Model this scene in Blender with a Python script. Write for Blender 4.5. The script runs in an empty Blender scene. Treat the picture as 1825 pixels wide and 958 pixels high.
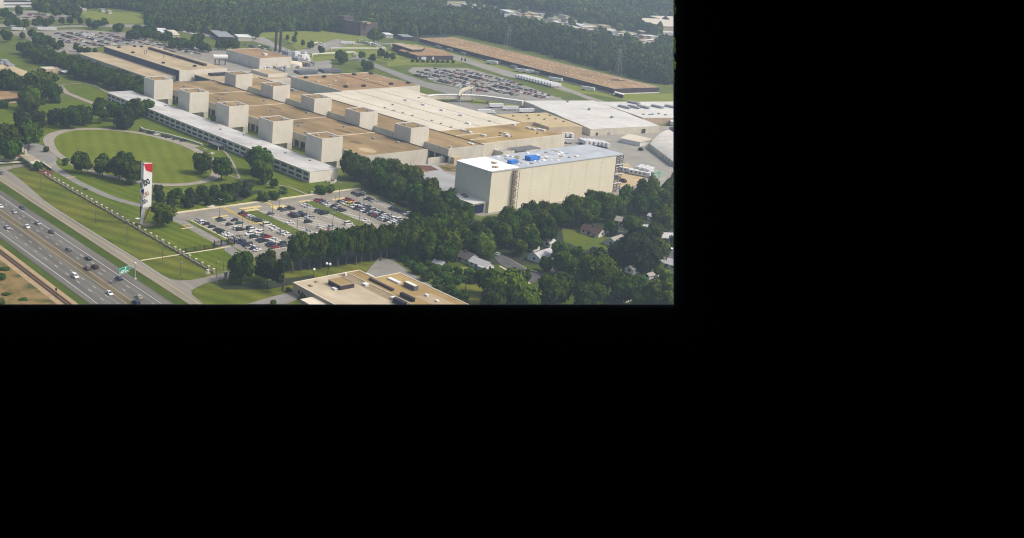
import bpy, bmesh, math, random
import numpy as np
from mathutils import Vector, Matrix
random.seed(7); np.random.seed(7)
SC = bpy.context.scene
COL = SC.collection
# ------------------------------------------------------------------ camera, solved from the photograph
CAM = Vector((803.2705714, -429.8780549, 176.3968865))
FW = Vector((-0.7707719844604183, 0.5967888127782717, -0.22305528667496283))
RT = Vector((0.5998547558360967, 0.797737740203475, 0.061552983322257226))
UP = Vector((-0.21467375217237378, 0.08635745942160516, 0.9728605086704262))
F = 1991.1576398
W_, H_ = 1825.0, 958.0
def g(px, py, z=0.0):
    """a point of the site survey: where the sight line through photo pixel (px,py) meets height z"""
    d = FW + RT * ((px - 600.0) / F) - UP * ((py - 271.0) / F)
    return CAM + d * ((z - CAM.z) / d.z)
def gp(z, *q): return [tuple(g(a, b, z)[:2]) for a, b in q]
cd = bpy.data.cameras.new('camera'); cam = bpy.data.objects.new('camera', cd); COL.objects.link(cam); SC.camera = cam
cam.matrix_world = Matrix(((RT.x, UP.x, -FW.x, CAM.x), (RT.y, UP.y, -FW.y, CAM.y), (RT.z, UP.z, -FW.z, CAM.z), (0, 0, 0, 1)))
cd.sensor_fit = 'HORIZONTAL'; cd.sensor_width = 36.0; cd.lens = F / W_ * 36.0
cd.shift_x = 0.5 - 600.0 / W_; cd.shift_y = (271.0 - H_ / 2) / W_
cd.clip_start = 1.0; cd.clip_end = 30000.0
# the modelled place ends at these two planes (the limits of what the photograph shows)
N_R = (FW * (600.0 / F) - RT).normalized()      # inside: n.(p-CAM) > 0
N_B = (FW * (271.0 / F) + UP).normalized()
N_L = (FW * (600.0 / F) + RT).normalized()
def inside(p, m=0.0):
    d = Vector(p) - CAM
    return d.dot(N_R) > m and d.dot(N_B) > m

# ------------------------------------------------------------------ materials
def lin(c):
    return tuple((v / 12.92 if v <= 0.04045 else ((v + 0.055) / 1.055) ** 2.4) for v in [x / 255.0 for x in c])
MATS = {}
def mat(name, c1, c2=None, scale=0.1, detail=5, rough=0.85, spec=0.2, lo=0.35, hi=0.65, c3=None, stretch=None, obj_rand=0.0, metallic=0.0, bump=0.0, streak=None, rot=0.0):
    m = bpy.data.materials.new(name); m.use_nodes = True
    nt = m.node_tree; N = nt.nodes; L = nt.links
    b = N['Principled BSDF']; b.inputs['Roughness'].default_value = rough
    b.inputs['Specular IOR Level'].default_value = spec; b.inputs['Metallic'].default_value = metallic
    if c2 is None:
        b.inputs['Base Color'].default_value = (*c1, 1); out = None
    else:
        geo = N.new('ShaderNodeNewGeometry'); mp = N.new('ShaderNodeMapping')
        mp.inputs['Scale'].default_value = stretch or (1, 1, 1); mp.inputs['Rotation'].default_value = (0, 0, rot)
        L.new(geo.outputs['Position'], mp.inputs['Vector'])
        no = N.new('ShaderNodeTexNoise'); no.inputs['Scale'].default_value = scale; no.inputs['Detail'].default_value = detail
        no.inputs['Roughness'].default_value = 0.62
        L.new(mp.outputs[0], no.inputs['Vector'])
        cr = N.new('ShaderNodeValToRGB'); e = cr.color_ramp.elements
        e[0].position = lo; e[0].color = (*c1, 1); e[1].position = hi; e[1].color = (*c2, 1)
        if c3: x = e.new((lo + hi) / 2); x.color = (*c3, 1)
        L.new(no.outputs['Fac'], cr.inputs[0]); out = cr.outputs[0]
        if streak:                                   # second, stretched layer of stains
            mp2 = N.new('ShaderNodeMapping'); mp2.inputs['Scale'].default_value = streak[0]; L.new(geo.outputs['Position'], mp2.inputs['Vector'])
            n2 = N.new('ShaderNodeTexNoise'); n2.inputs['Scale'].default_value = 1.0; n2.inputs['Detail'].default_value = 4; L.new(mp2.outputs[0], n2.inputs['Vector'])
            mr = N.new('ShaderNodeMapRange'); mr.inputs[1].default_value = 0.3; mr.inputs[2].default_value = 0.7
            mr.inputs[3].default_value = 1 - streak[1]; mr.inputs[4].default_value = 1 + streak[1]; L.new(n2.outputs['Fac'], mr.inputs[0])
            mx = N.new('ShaderNodeMix'); mx.data_type = 'RGBA'; mx.blend_type = 'MULTIPLY'; mx.inputs[0].default_value = 1
            L.new(out, mx.inputs[6]); L.new(mr.outputs[0], mx.inputs[7]); out = mx.outputs[2]
        if obj_rand:
            oi = N.new('ShaderNodeObjectInfo'); hs = N.new('ShaderNodeHueSaturation')
            mr = N.new('ShaderNodeMapRange'); mr.inputs[3].default_value = 1 - obj_rand; mr.inputs[4].default_value = 1 + obj_rand
            L.new(oi.outputs['Random'], mr.inputs[0]); L.new(mr.outputs[0], hs.inputs['Value'])
            m2 = N.new('ShaderNodeMath'); m2.operation = 'MULTIPLY'; m2.inputs[1].default_value = 7.31; m3 = N.new('ShaderNodeMath'); m3.operation = 'FRACT'
            L.new(oi.outputs['Random'], m2.inputs[0]); L.new(m2.outputs[0], m3.inputs[0])
            mr2 = N.new('ShaderNodeMapRange'); mr2.inputs[3].default_value = 0.47; mr2.inputs[4].default_value = 0.53; L.new(m3.outputs[0], mr2.inputs[0])
            L.new(mr2.outputs[0], hs.inputs['Hue']); L.new(out, hs.inputs['Color']); out = hs.outputs[0]
        L.new(out, b.inputs['Base Color'])
        if bump:
            bp = N.new('ShaderNodeBump'); bp.inputs['Strength'].default_value = bump; bp.inputs['Distance'].default_value = 0.4
            L.new(no.outputs['Fac'], bp.inputs['Height']); L.new(bp.outputs[0], b.inputs['Normal'])
    MATS[name] = m; return m
def grass(name, c1, c2, stripe=None, amp=0.12, period=6.0):
    """lawn with large tone patches and, where mown, the mower's light and dark passes"""
    m = mat(name, c1, c2, scale=0.035, detail=7, lo=0.3, hi=0.7, rough=0.95, spec=0.05)
    nt = m.node_tree; N = nt.nodes; L = nt.links; b = N['Principled BSDF']
    src = b.inputs['Base Color'].links[0].from_socket
    geo = N.new('ShaderNodeNewGeometry')
    n2 = N.new('ShaderNodeTexNoise'); n2.inputs['Scale'].default_value = 0.5; n2.inputs['Detail'].default_value = 4; L.new(geo.outputs['Position'], n2.inputs['Vector'])
    mr = N.new('ShaderNodeMapRange'); mr.inputs[1].default_value = 0.3; mr.inputs[2].default_value = 0.7; mr.inputs[3].default_value = 0.86; mr.inputs[4].default_value = 1.14; L.new(n2.outputs['Fac'], mr.inputs[0])
    fac = mr.outputs[0]
    if stripe is not None:
        dp = N.new('ShaderNodeVectorMath'); dp.operation = 'DOT_PRODUCT'; dp.inputs[1].default_value = (math.cos(stripe), math.sin(stripe), 0); L.new(geo.outputs['Position'], dp.inputs[0])
        ml = N.new('ShaderNodeMath'); ml.operation = 'MULTIPLY'; ml.inputs[1].default_value = 2 * math.pi / period; L.new(dp.outputs['Value'], ml.inputs[0])
        n3 = N.new('ShaderNodeTexNoise'); n3.inputs['Scale'].default_value = 0.05; L.new(geo.outputs['Position'], n3.inputs['Vector'])
        m3 = N.new('ShaderNodeMath'); m3.operation = 'MULTIPLY_ADD'; m3.inputs[1].default_value = 2.5; L.new(n3.outputs['Fac'], m3.inputs[0]); L.new(ml.outputs[0], m3.inputs[2])
        si = N.new('ShaderNodeMath'); si.operation = 'SINE'; L.new(m3.outputs[0], si.inputs[0])
        ma = N.new('ShaderNodeMath'); ma.operation = 'MULTIPLY_ADD'; ma.inputs[1].default_value = amp; ma.inputs[2].default_value = 1.0; L.new(si.outputs[0], ma.inputs[0])
        mm = N.new('ShaderNodeMath'); mm.operation = 'MULTIPLY'; L.new(fac, mm.inputs[0]); L.new(ma.outputs[0], mm.inputs[1]); fac = mm.outputs[0]
    mx = N.new('ShaderNodeMix'); mx.data_type = 'RGBA'; mx.blend_type = 'MULTIPLY'; mx.inputs[0].default_value = 1
    L.new(src, mx.inputs[6]); L.new(fac, mx.inputs[7]); L.new(mx.outputs[2], b.inputs['Base Color'])
    return m

M = {}
M['grass'] = grass('rough_grass', (0.075, 0.105, 0.018), (0.128, 0.150, 0.028))
M['lawn'] = grass('mown_lawn', (0.106, 0.140, 0.009), (0.146, 0.172, 0.014), stripe=math.radians(68), amp=0.08, period=9)
M['lawn2'] = grass('mown_verge', (0.070, 0.108, 0.008), (0.152, 0.146, 0.022), stripe=math.radians(112), amp=0.17, period=11)
M['lawn3'] = grass('mown_entrance_lawn', (0.074, 0.114, 0.007), (0.122, 0.152, 0.012), stripe=math.radians(100), amp=0.13, period=6)
M['lawn4'] = grass('garden_grass', (0.070, 0.105, 0.010), (0.120, 0.140, 0.020))
M['field'] = grass('far_field', (0.150, 0.180, 0.028), (0.200, 0.222, 0.042))
M['verge'] = grass('road_verge', (0.040, 0.066, 0.008), (0.075, 0.105, 0.015))
M['litter'] = mat('forest_litter', (0.020, 0.030, 0.012), (0.035, 0.042, 0.018), scale=0.08)
M['mulch'] = mat('red_mulch', (0.10, 0.045, 0.028), (0.16, 0.075, 0.045), scale=0.5)
M['dirt'] = mat('sandy_dirt', (0.40, 0.30, 0.16), (0.50, 0.40, 0.24), scale=0.12, lo=0.3, hi=0.7)
M['scrub'] = mat('dry_scrub', (0.060, 0.070, 0.018), (0.24, 0.165, 0.070), scale=0.10, detail=10, c3=(0.20, 0.14, 0.045), lo=0.38, hi=0.62)
M['ballast'] = mat('rail_ballast', (0.31, 0.225, 0.125), (0.40, 0.295, 0.165), scale=0.3)
M['rail'] = mat('rusty_rail', (0.10, 0.045, 0.025), (0.16, 0.08, 0.05), scale=0.6)
M['asphalt'] = mat('motorway_asphalt', (0.118, 0.112, 0.094), (0.156, 0.149, 0.126), scale=0.5, stretch=(0.04, 1, 1), detail=6, streak=((0.012, 0.42, 1), 0.30))
M['asphalt2'] = mat('frontage_asphalt', (0.205, 0.190, 0.155), (0.262, 0.244, 0.20), scale=0.5, stretch=(0.04, 1, 1), detail=6, streak=((0.012, 0.35, 1), 0.16))
M['asphalt3'] = mat('grey_asphalt', (0.20, 0.192, 0.172), (0.26, 0.25, 0.225), scale=0.15, detail=7)
M['asphalt4'] = mat('dark_asphalt', (0.075, 0.075, 0.08), (0.11, 0.108, 0.108), scale=0.2)
M['lot'] = mat('car_park_asphalt', (0.225, 0.205, 0.160), (0.29, 0.265, 0.212), scale=0.10, detail=7, streak=((0.15, 0.02, 1), 0.12))
M['clear'] = mat('pale_cleared_ground', (0.16, 0.19, 0.075), (0.40, 0.36, 0.27), scale=0.02, detail=8, lo=0.42, hi=0.58)
M['yard'] = mat('yard_concrete', (0.24, 0.225, 0.19), (0.31, 0.295, 0.25), scale=0.06, detail=7)
M['court'] = mat('court_concrete', (0.30, 0.30, 0.30), (0.37, 0.37, 0.365), scale=0.06, detail=6)
M['drive'] = mat('drive_paving', (0.27, 0.24, 0.195), (0.33, 0.295, 0.24), scale=0.2, detail=6)
M['walk'] = mat('pale_walk', (0.50, 0.44, 0.27), (0.62, 0.55, 0.34), scale=0.3)
M['median'] = mat('median_gravel', (0.105, 0.088, 0.055), (0.165, 0.142, 0.090), scale=0.3, stretch=(0.1, 1, 1))
M['white'] = mat('white_road_paint', (0.55, 0.54, 0.50), (0.68, 0.67, 0.62), scale=0.6)
M['yellow'] = mat('yellow_road_paint', (0.48, 0.36, 0.13), (0.60, 0.46, 0.18), scale=0.6)
M['ylw2'] = mat('bright_yellow_paint', (0.55, 0.40, 0.06), (0.66, 0.49, 0.10), scale=0.6)
M['yconc'] = mat('yellow_concrete', (0.55, 0.43, 0.19), (0.64, 0.52, 0.25), scale=0.4)
M['gravel'] = mat('brown_roof_gravel', (0.215, 0.148, 0.066), (0.325, 0.232, 0.112), scale=0.05, detail=8, lo=0.3, hi=0.72, streak=((0.02, 0.07, 1), 0.30))
M['gravel2'] = mat('orange_roof_gravel', (0.275, 0.172, 0.080), (0.35, 0.232, 0.118), scale=0.07, detail=8, streak=((0.03, 0.06, 1), 0.22))
M['gravel3'] = mat('ochre_roof_gravel', (0.285, 0.192, 0.072), (0.375, 0.272, 0.115), scale=0.06, detail=8, streak=((0.05, 0.05, 1), 0.24))
M['tan'] = mat('tan_roof_gravel', (0.375, 0.295, 0.175), (0.47, 0.38, 0.24), scale=0.06, detail=7, streak=((0.02, 0.08, 1), 0.12))
M['cream_roof'] = mat('cream_roof_sheet', (0.56, 0.505, 0.39), (0.64, 0.585, 0.465), scale=0.05, detail=6, streak=((0.01, 0.2, 1), 0.06))
M['yellow_roof'] = mat('yellow_tan_roof', (0.42, 0.335, 0.18), (0.50, 0.41, 0.235), scale=0.05, detail=6)
M['white_roof'] = mat('white_metal_roof', (0.53, 0.52, 0.475), (0.62, 0.61, 0.565), scale=0.08, detail=6, rough=0.85, streak=((0.02, 0.3, 1), 0.10))
M['office_roof'] = mat('office_roof_sheet', (0.40, 0.395, 0.375), (0.59, 0.575, 0.535), scale=0.045, detail=8, streak=((0.03, 0.12, 1), 0.14))
M['bright'] = mat('bright_roof_membrane', (0.90, 0.90, 0.89), (0.94, 0.94, 0.93), scale=0.2, rough=0.8)
M['blue_metal'] = mat('bluish_metal_roof', (0.37, 0.405, 0.44), (0.455, 0.485, 0.51), scale=0.08, rough=0.7, streak=((0.3, 0.02, 1), 0.06))
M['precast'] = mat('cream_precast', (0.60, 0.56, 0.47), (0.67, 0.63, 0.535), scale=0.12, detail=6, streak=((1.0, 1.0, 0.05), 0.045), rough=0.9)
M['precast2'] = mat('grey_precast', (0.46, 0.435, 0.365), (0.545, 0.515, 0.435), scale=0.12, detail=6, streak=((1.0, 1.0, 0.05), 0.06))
M['office_wall'] = mat('office_concrete', (0.69, 0.65, 0.55), (0.75, 0.71, 0.61), scale=0.2, streak=((0.8, 0.8, 0.1), 0.06))
M['beige_panel'] = mat('beige_metal_panel', (0.69, 0.64, 0.50), (0.725, 0.675, 0.53), scale=0.05, detail=4, streak=((0.25, 0.25, 0.12), 0.03), rough=0.7)
M['shed_wall'] = mat('shed_wall', (0.52, 0.48, 0.38), (0.60, 0.56, 0.455), scale=0.1, streak=((0.8, 0.8, 0.1), 0.08))
M['tan_wall'] = mat('tan_brick', (0.46, 0.36, 0.235), (0.52, 0.415, 0.28), scale=0.3)
M['brown_brick'] = mat('brown_brick', (0.085, 0.066, 0.062), (0.125, 0.098, 0.090), scale=0.2)
M['dark_wall'] = mat('dark_brown_siding', (0.050, 0.036, 0.040), (0.072, 0.052, 0.054), scale=0.15, streak=((0.3, 0.3, 0.1), 0.12))
M['blue_wall'] = mat('dark_blue_siding', (0.052, 0.062, 0.092), (0.075, 0.088, 0.125), scale=0.06, streak=((0.2, 0.2, 0.1), 0.15))
M['seam'] = mat('pale_flashing', (0.60, 0.53, 0.40), (0.68, 0.61, 0.48), scale=0.3)
M['flash'] = mat('white_flashing', (0.66, 0.65, 0.60), (0.74, 0.73, 0.68), scale=0.3)
M['darkline'] = mat('dark_parapet', (0.055, 0.052, 0.05), (0.085, 0.08, 0.075), scale=0.4)
M['glass'] = mat('dark_window_glass', (0.018, 0.022, 0.030), (0.032, 0.036, 0.044), scale=0.15, rough=0.35, spec=0.35)
M['black'] = mat('black_metal', (0.018, 0.018, 0.020), (0.028, 0.028, 0.03), scale=1.0, rough=0.6)
M['steel'] = mat('grey_steel', (0.25, 0.26, 0.27), (0.33, 0.34, 0.35), scale=0.5, rough=0.5)
M['dsteel'] = mat('dark_steel', (0.10, 0.105, 0.12), (0.15, 0.155, 0.165), scale=0.5, rough=0.5)
M['stack'] = mat('brown_steel_stack', (0.060, 0.045, 0.042), (0.085, 0.062, 0.056), scale=0.3)
M['wmetal'] = mat('white_painted_metal', (0.66, 0.66, 0.65), (0.76, 0.76, 0.75), scale=0.4, rough=0.5)
M['trailer'] = mat('trailer_white', (0.60, 0.61, 0.62), (0.74, 0.74, 0.74), scale=0.3, rough=0.5)
M['tarp'] = mat('blue_tarpaulin', (0.030, 0.155, 0.50), (0.045, 0.215, 0.62), scale=0.5, rough=0.5)
M['green_sign'] = mat('green_road_sign', (0.0, 0.21, 0.14), (0.0, 0.25, 0.17), scale=0.3, rough=0.5)
M['sign_white'] = mat('sign_white', (0.80, 0.80, 0.79), (0.86, 0.86, 0.85), scale=0.1, rough=0.4)
M['sign_red'] = mat('sign_red', (0.56, 0.012, 0.020), (0.62, 0.02, 0.03), scale=0.1, rough=0.4)
M['sign_black'] = mat('sign_black', (0.015, 0.015, 0.016), (0.02, 0.02, 0.02), scale=0.1)
M['sign_blue'] = mat('sign_blue', (0.012, 0.02, 0.20), (0.015, 0.03, 0.24), scale=0.1)
M['sign_gold'] = mat('sign_gold', (0.38, 0.24, 0.06), (0.45, 0.30, 0.09), scale=0.1)
M['orange'] = mat('rust_orange', (0.34, 0.13, 0.02), (0.45, 0.19, 0.03), scale=0.2)
M['cap'] = mat('pale_stone_cap', (0.47, 0.45, 0.35), (0.56, 0.54, 0.43), scale=0.5)
M['stone'] = mat('brown_stone', (0.30, 0.245, 0.165), (0.40, 0.33, 0.23), scale=0.4)
M['bark'] = mat('tree_bark', (0.075, 0.058, 0.042), (0.13, 0.105, 0.08), scale=2.0, stretch=(1, 1, 0.2))
def leafmat(name, c1, c2, rnd=0.34):
    return mat(name, c1, c2, scale=0.38, detail=5, rough=0.9, spec=0.05, lo=0.38, hi=0.62, obj_rand=rnd)
M['leaf'] = leafmat('broad_leaves', (0.012, 0.033, 0.002), (0.066, 0.108, 0.008))
M['leaf_l'] = leafmat('light_leaves', (0.038, 0.078, 0.004), (0.090, 0.132, 0.010), 0.2)
M['leaf_o'] = leafmat('oak_leaves', (0.016, 0.038, 0.002), (0.070, 0.102, 0.008), 0.2)
M['leaf_p'] = leafmat('pine_needles', (0.021, 0.036, 0.009), (0.048, 0.064, 0.019), 0.2)
M['leaf_f'] = mat('far_leaves', (0.020, 0.046, 0.007), (0.092, 0.135, 0.022), scale=0.3, detail=5, rough=0.9, spec=0.05, lo=0.36, hi=0.64, obj_rand=0.45, streak=((0.007, 0.007, 0.007), 0.55))
M['leaf_s'] = leafmat('scrub_leaves', (0.024, 0.060, 0.005), (0.062, 0.110, 0.013), 0.25)
M['roof_red'] = mat('red_brown_shingle', (0.060, 0.038, 0.032), (0.090, 0.056, 0.046), scale=0.6)
M['roof_grey'] = mat('grey_shingle', (0.26, 0.24, 0.21), (0.33, 0.305, 0.27), scale=0.6)
M['roof_dark'] = mat('dark_shingle', (0.075, 0.07, 0.07), (0.115, 0.105, 0.10), scale=0.6)
M['roof_pale'] = mat('pale_shingle', (0.40, 0.40, 0.40), (0.48, 0.48, 0.47), scale=0.6)
M['siding'] = mat('white_siding', (0.58, 0.57, 0.53), (0.66, 0.65, 0.60), scale=0.4, stretch=(0.1, 0.1, 3))
M['rubber'] = mat('tyre_rubber', (0.015, 0.015, 0.015), (0.02, 0.02, 0.02), scale=2)
PAINT = {}
for k, nm, c in (('w', 'white', (0.72, 0.72, 0.70)), ('s', 'silver', (0.38, 0.39, 0.40)), ('k', 'black', (0.022, 0.023, 0.026)), ('b', 'navy', (0.025, 0.035, 0.085)),
                 ('g', 'dark green', (0.020, 0.060, 0.045)), ('r', 'red', (0.24, 0.018, 0.022)), ('y', 'yellow', (0.66, 0.56, 0.03)), ('t', 'tan', (0.33, 0.27, 0.18)), ('m', 'maroon', (0.075, 0.014, 0.016)), ('d', 'grey', (0.085, 0.09, 0.10))):
    PAINT[k] = (nm, mat(nm.replace(' ', '_') + '_car_paint', c, tuple(v * 1.08 for v in c), scale=0.5, rough=0.35, spec=0.5))

# ------------------------------------------------------------------ builders
class MB:
    def __init__(s): s.v = []; s.f = []; s.m = []
    def face(s, pts, mi=0):
        n = len(s.v); s.v += [tuple(p) for p in pts]; s.f.append(tuple(range(n, n + len(pts)))); s.m.append(mi)
    def box(s, x0, x1, y0, y1, z0, z1, mi=0, top=None):
        n = len(s.v)
        s.v += [(x0, y0, z0), (x1, y0, z0), (x1, y1, z0), (x0, y1, z0), (x0, y0, z1), (x1, y0, z1), (x1, y1, z1), (x0, y1, z1)]
        for i, q in enumerate(((0, 3, 2, 1), (4, 5, 6, 7), (0, 1, 5, 4), (1, 2, 6, 5), (2, 3, 7, 6), (3, 0, 4, 7))):
            s.f.append(tuple(n + a for a in q)); s.m.append(top if (top is not None and i == 1) else mi)
        return s
    def prism(s, pts, z0, z1, mi=0, top=None):
        a = sum(pts[i][0] * pts[(i + 1) % len(pts)][1] - pts[(i + 1) % len(pts)][0] * pts[i][1] for i in range(len(pts)))
        if a < 0: pts = pts[::-1]
        k = len(pts); n = len(s.v)
        s.v += [(x, y, z0) for x, y in pts] + [(x, y, z1) for x, y in pts]
        s.f.append(tuple(n + i for i in range(k))[::-1]); s.m.append(mi)
        s.f.append(tuple(n + k + i for i in range(k))); s.m.append(mi if top is None else top)
        for i in range(k):
            j = (i + 1) % k; s.f.append((n + i, n + j, n + k + j, n + k + i)); s.m.append(mi)
        return s
    def sheet(s, pts, z, mi=0):
        a = sum(pts[i][0] * pts[(i + 1) % len(pts)][1] - pts[(i + 1) % len(pts)][0] * pts[i][1] for i in range(len(pts)))
        if a < 0: pts = pts[::-1]
        s.face([(x, y, z) for x, y in pts], mi); return s
    def ribbon(s, pts, w, z, mi=0, closed=False):
        n = len(pts); L = []; R = []
        for i in range(n):
            a = pts[(i - 1) % n] if (closed or i) else pts[i]; b = pts[(i + 1) % n] if (closed or i < n - 1) else pts[i]
            d = Vector((b[0] - a[0], b[1] - a[1])); d.normalize(); nn = Vector((-d.y, d.x)) * (w / 2)
            L.append((pts[i][0] + nn.x, pts[i][1] + nn.y, z)); R.append((pts[i][0] - nn.x, pts[i][1] - nn.y, z))
        for i in range(n if closed else n - 1):
            j = (i + 1) % n; s.face([R[i], R[j], L[j], L[i]], mi)
        return s
    def tube(s, a, b, r0, r1=None, k=8, mi=0, caps=True):
        a = Vector(a); b = Vector(b); r1 = r0 if r1 is None else r1
        d = (b - a).normalized(); u = d.orthogonal().normalized(); w = d.cross(u); n = len(s.v)
        for c, r in ((a, r0), (b, r1)):
            for i in range(k):
                t = 2 * math.pi * i / k; s.v.append(tuple(c + (u * math.cos(t) + w * math.sin(t)) * r))
        for i in range(k):
            j = (i + 1) % k; s.f.append((n + i, n + j, n + k + j, n + k + i)); s.m.append(mi)
        if caps:
            s.f.append(tuple(n + i for i in range(k))[::-1]); s.m.append(mi); s.f.append(tuple(n + k + i for i in range(k))); s.m.append(mi)
        return s
    def beam(s, a, b, t, mi=0): return s.tube(a, b, t * 0.7, t * 0.7, 4, mi)
    def mesh(s, name, mats):
        me = bpy.data.meshes.new(name); me.from_pydata(s.v, [], s.f)
        for m in (mats if isinstance(mats, (list, tuple)) else [mats]): me.materials.append(m)
        me.polygons.foreach_set('material_index', s.m); me.update(); return me
    def obj(s, name, mats, parent=None):
        o = bpy.data.objects.new(name, s.mesh(name, mats)); COL.objects.link(o)
        if parent: o.parent = parent
        return o
def tag(o, label, cat, group=None, kind=None):
    o['label'] = label; o['category'] = cat
    if group: o['group'] = group
    if kind: o['kind'] = kind
    return o
def thing(name, label, cat, loc=(0, 0, 0), rz=0.0, group=None):
    o = bpy.data.objects.new(name, None); COL.objects.link(o); o.location = loc; o.rotation_euler = (0, 0, rz)
    return tag(o, label, cat, group)
def struct(name, mb, m): o = mb.obj(name, m); o['kind'] = 'structure'; return o
def child(name, mb, m, parent):
    """part given in world coordinates under a thing that stands at parent.location (unrotated)"""
    L = parent.location
    mb.v = [(x - L.x, y - L.y, z - L.z) for x, y, z in mb.v]
    return mb.obj(name, m, parent)
def sub(name, mb, m, part, root):
    L = root.location; mb.v = [(x - L.x, y - L.y, z - L.z) for x, y, z in mb.v]
    return mb.obj(name, m, part)
def copy_tree(o, parent=None, mats=None):
    c = o.copy(); COL.objects.link(c)
    if parent: c.parent = parent
    for ch in list(o.children): copy_tree(ch, c)
    return c

# ================================================================== GROUND, ROADS, LAWNS
GP = [(368 + 0, -267), (510, 2), (-955, 1975), (-3000, 4760), (-9000, 3200), (-3600, -560), (-300, -620), (150, -400)]
def clip2(pts):
    """ground limits: the two plan lines where the photographed land ends"""
    for A, B in ((g(1200, 542), g(1200, 100)), (g(0, 542), g(1200, 542))):
        A = Vector(A[:2]); B = Vector(B[:2]); nrm = Vector((-(B - A).y, (B - A).x)); ref = Vector(g(600, 271)[:2])
        if (ref - A).dot(nrm) < 0: nrm = -nrm
        out = []
        for i in range(len(pts)):
            p, q = Vector(pts[i]), Vector(pts[(i + 1) % len(pts)]); dp, dq = (p - A).dot(nrm), (q - A).dot(nrm)
            if dp >= 0: out.append(tuple(p))
            if dp * dq < 0: out.append(tuple(p + (q - p) * (dp / (dp - dq))))
        pts = out
        if len(pts) < 3: return []
    return pts
NPATCH = [0]
def patch(name, pts, z, m):
    NPATCH[0] += 1; z += 0.0008 * NPATCH[0] if z > 0 else 0      # no two sheets in one plane
    pts = clip2(pts)
    if len(pts) < 3: return None
    bm = bmesh.new(); vs = [bm.verts.new((x, y, z)) for x, y in pts]; f = bm.faces.new(vs); f.normal_update()
    if f.normal.z < 0: f.normal_flip()
    bmesh.ops.triangulate(bm, faces=[f]); me = bpy.data.meshes.new(name); bm.to_mesh(me); bm.free(); me.materials.append(m)
    o = bpy.data.objects.new(name, me); COL.objects.link(o); o['kind'] = 'structure'; return o
def rect(x0, x1, y0, y1): return [(x0, y0), (x1, y0), (x1, y1), (x0, y1)]
def smooth(pts, n=6, closed=True):
    out = []; k = len(pts)
    for i in range(k if closed else k - 1):
        p0, p1, p2, p3 = (Vector(pts[(i + j) % k]) if closed else Vector(pts[min(max(i + j, 0), k - 1)]) for j in (-1, 0, 1, 2))
        for a in range(n):
            t = a / n
            out.append(tuple(0.5 * ((2 * p1) + (p2 - p0) * t + (2 * p0 - 5 * p1 + 4 * p2 - p3) * t * t + (3 * p1 - p0 - 3 * p2 + p3) * t ** 3)))
    if not closed: out.append(tuple(pts[-1]))
    return out
Z1, Z2, Z3, Z4 = 0.03, 0.12, 0.21, 0.30
patch('ground', [(3000, -3000), (3000, 6000), (-9000, 6000), (-9000, -3000)], 0.0, M['grass'])
# motorway corridor
HX = (-250, 470)
patch('highway', rect(*HX, -234.6, -202.8), Z2, M['asphalt'])
patch('highway_verge', rect(*HX, -202.8, -196.5), Z1, M['verge'])
patch('highway_verge', rect(*HX, -238.6, -234.6), Z1, M['verge'])
patch('median', rect(*HX, -220.4, -217.5), Z3, M['median'])
patch('dirt_track_bed', rect(*HX, -246.5, -238.6), Z1, M['ballast'])
patch('scrubland', [(-250, -246.5), (470, -246.5), (470, -330), (-250, -330)], Z1, M['scrub'])
mb = MB()
def strip(mb, x0, x1, y, w, z, mi=0):
    p = clip2(rect(x0, x1, y - w / 2, y + w / 2))
    if len(p) > 2: mb.sheet(p, z, mi)
for y in (-207.6, -231.6): strip(mb, *HX, y, 0.32, Z4, 0)
for y in (-217.2, -220.65): strip(mb, *HX, y, 0.28, Z4, 1)
for j, y in enumerate((-210.8, -214.2, -224.1, -227.6)):
    x = HX[0] + 3 * j
    while x < HX[1]:
        strip(mb, x, x + 3.4, y, 0.30, Z4, 0); x += 12.2
struct('highway_markings', mb, [M['white'], M['yellow']])
# frontage road, its two mouths and markings
fr = [(470, -197.4), (330, -197.3), (226, -196.6), (177, -195.6), (60, -192), (-200, -184), (-200, -172), (60, -180), (150, -183.5), (163, -182.5), (190, -184.8), (210, -187), (229, -189), (250, -189.7), (343, -189.4),
      (366, -189.6), (373, -188.9), (376.9, -186.2), (378.6, -181), (378.6, -174), (377.4, -169.6), (377.4, -156), (384.5, -156), (384.9, -171.3), (385.6, -177.8), (388.2, -183.8), (391, -188), (395.4, -190.3), (410, -191.6), (470, -192)]
patch('frontage_road', fr, Z2, M['asphalt2'])
patch('underpass_road', gp(0, (0, 297.5), (20, 295.5), (40, 292), (62, 289), (60, 294), (40, 297), (20, 301), (8, 306), (0, 306)), Z3, M['asphalt2'])
mb = MB()
for a, b in (((-200, -180.5), (60, -188)), ((60, -188), (167, -191.6)), ((167, -191.6), (228, -193.1)), ((228, -193.1), (470, -193.6))):
    for o in (-0.22, 0.22): mb.ribbon([(a[0], a[1] + o), (b[0], b[1] + o)], 0.2, Z4, 1)
mb.ribbon([(60, -191.5), (177, -195.1), (226, -196.1), (330, -196.8), (470, -196.9)], 0.3, Z4, 1)
mb.ribbon([(229, -189.5), (250, -190.2), (343, -189.9), (366, -190.1)], 0.25, Z4, 0)
struct('frontage_markings', mb, [M['white'], M['yellow']])
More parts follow.
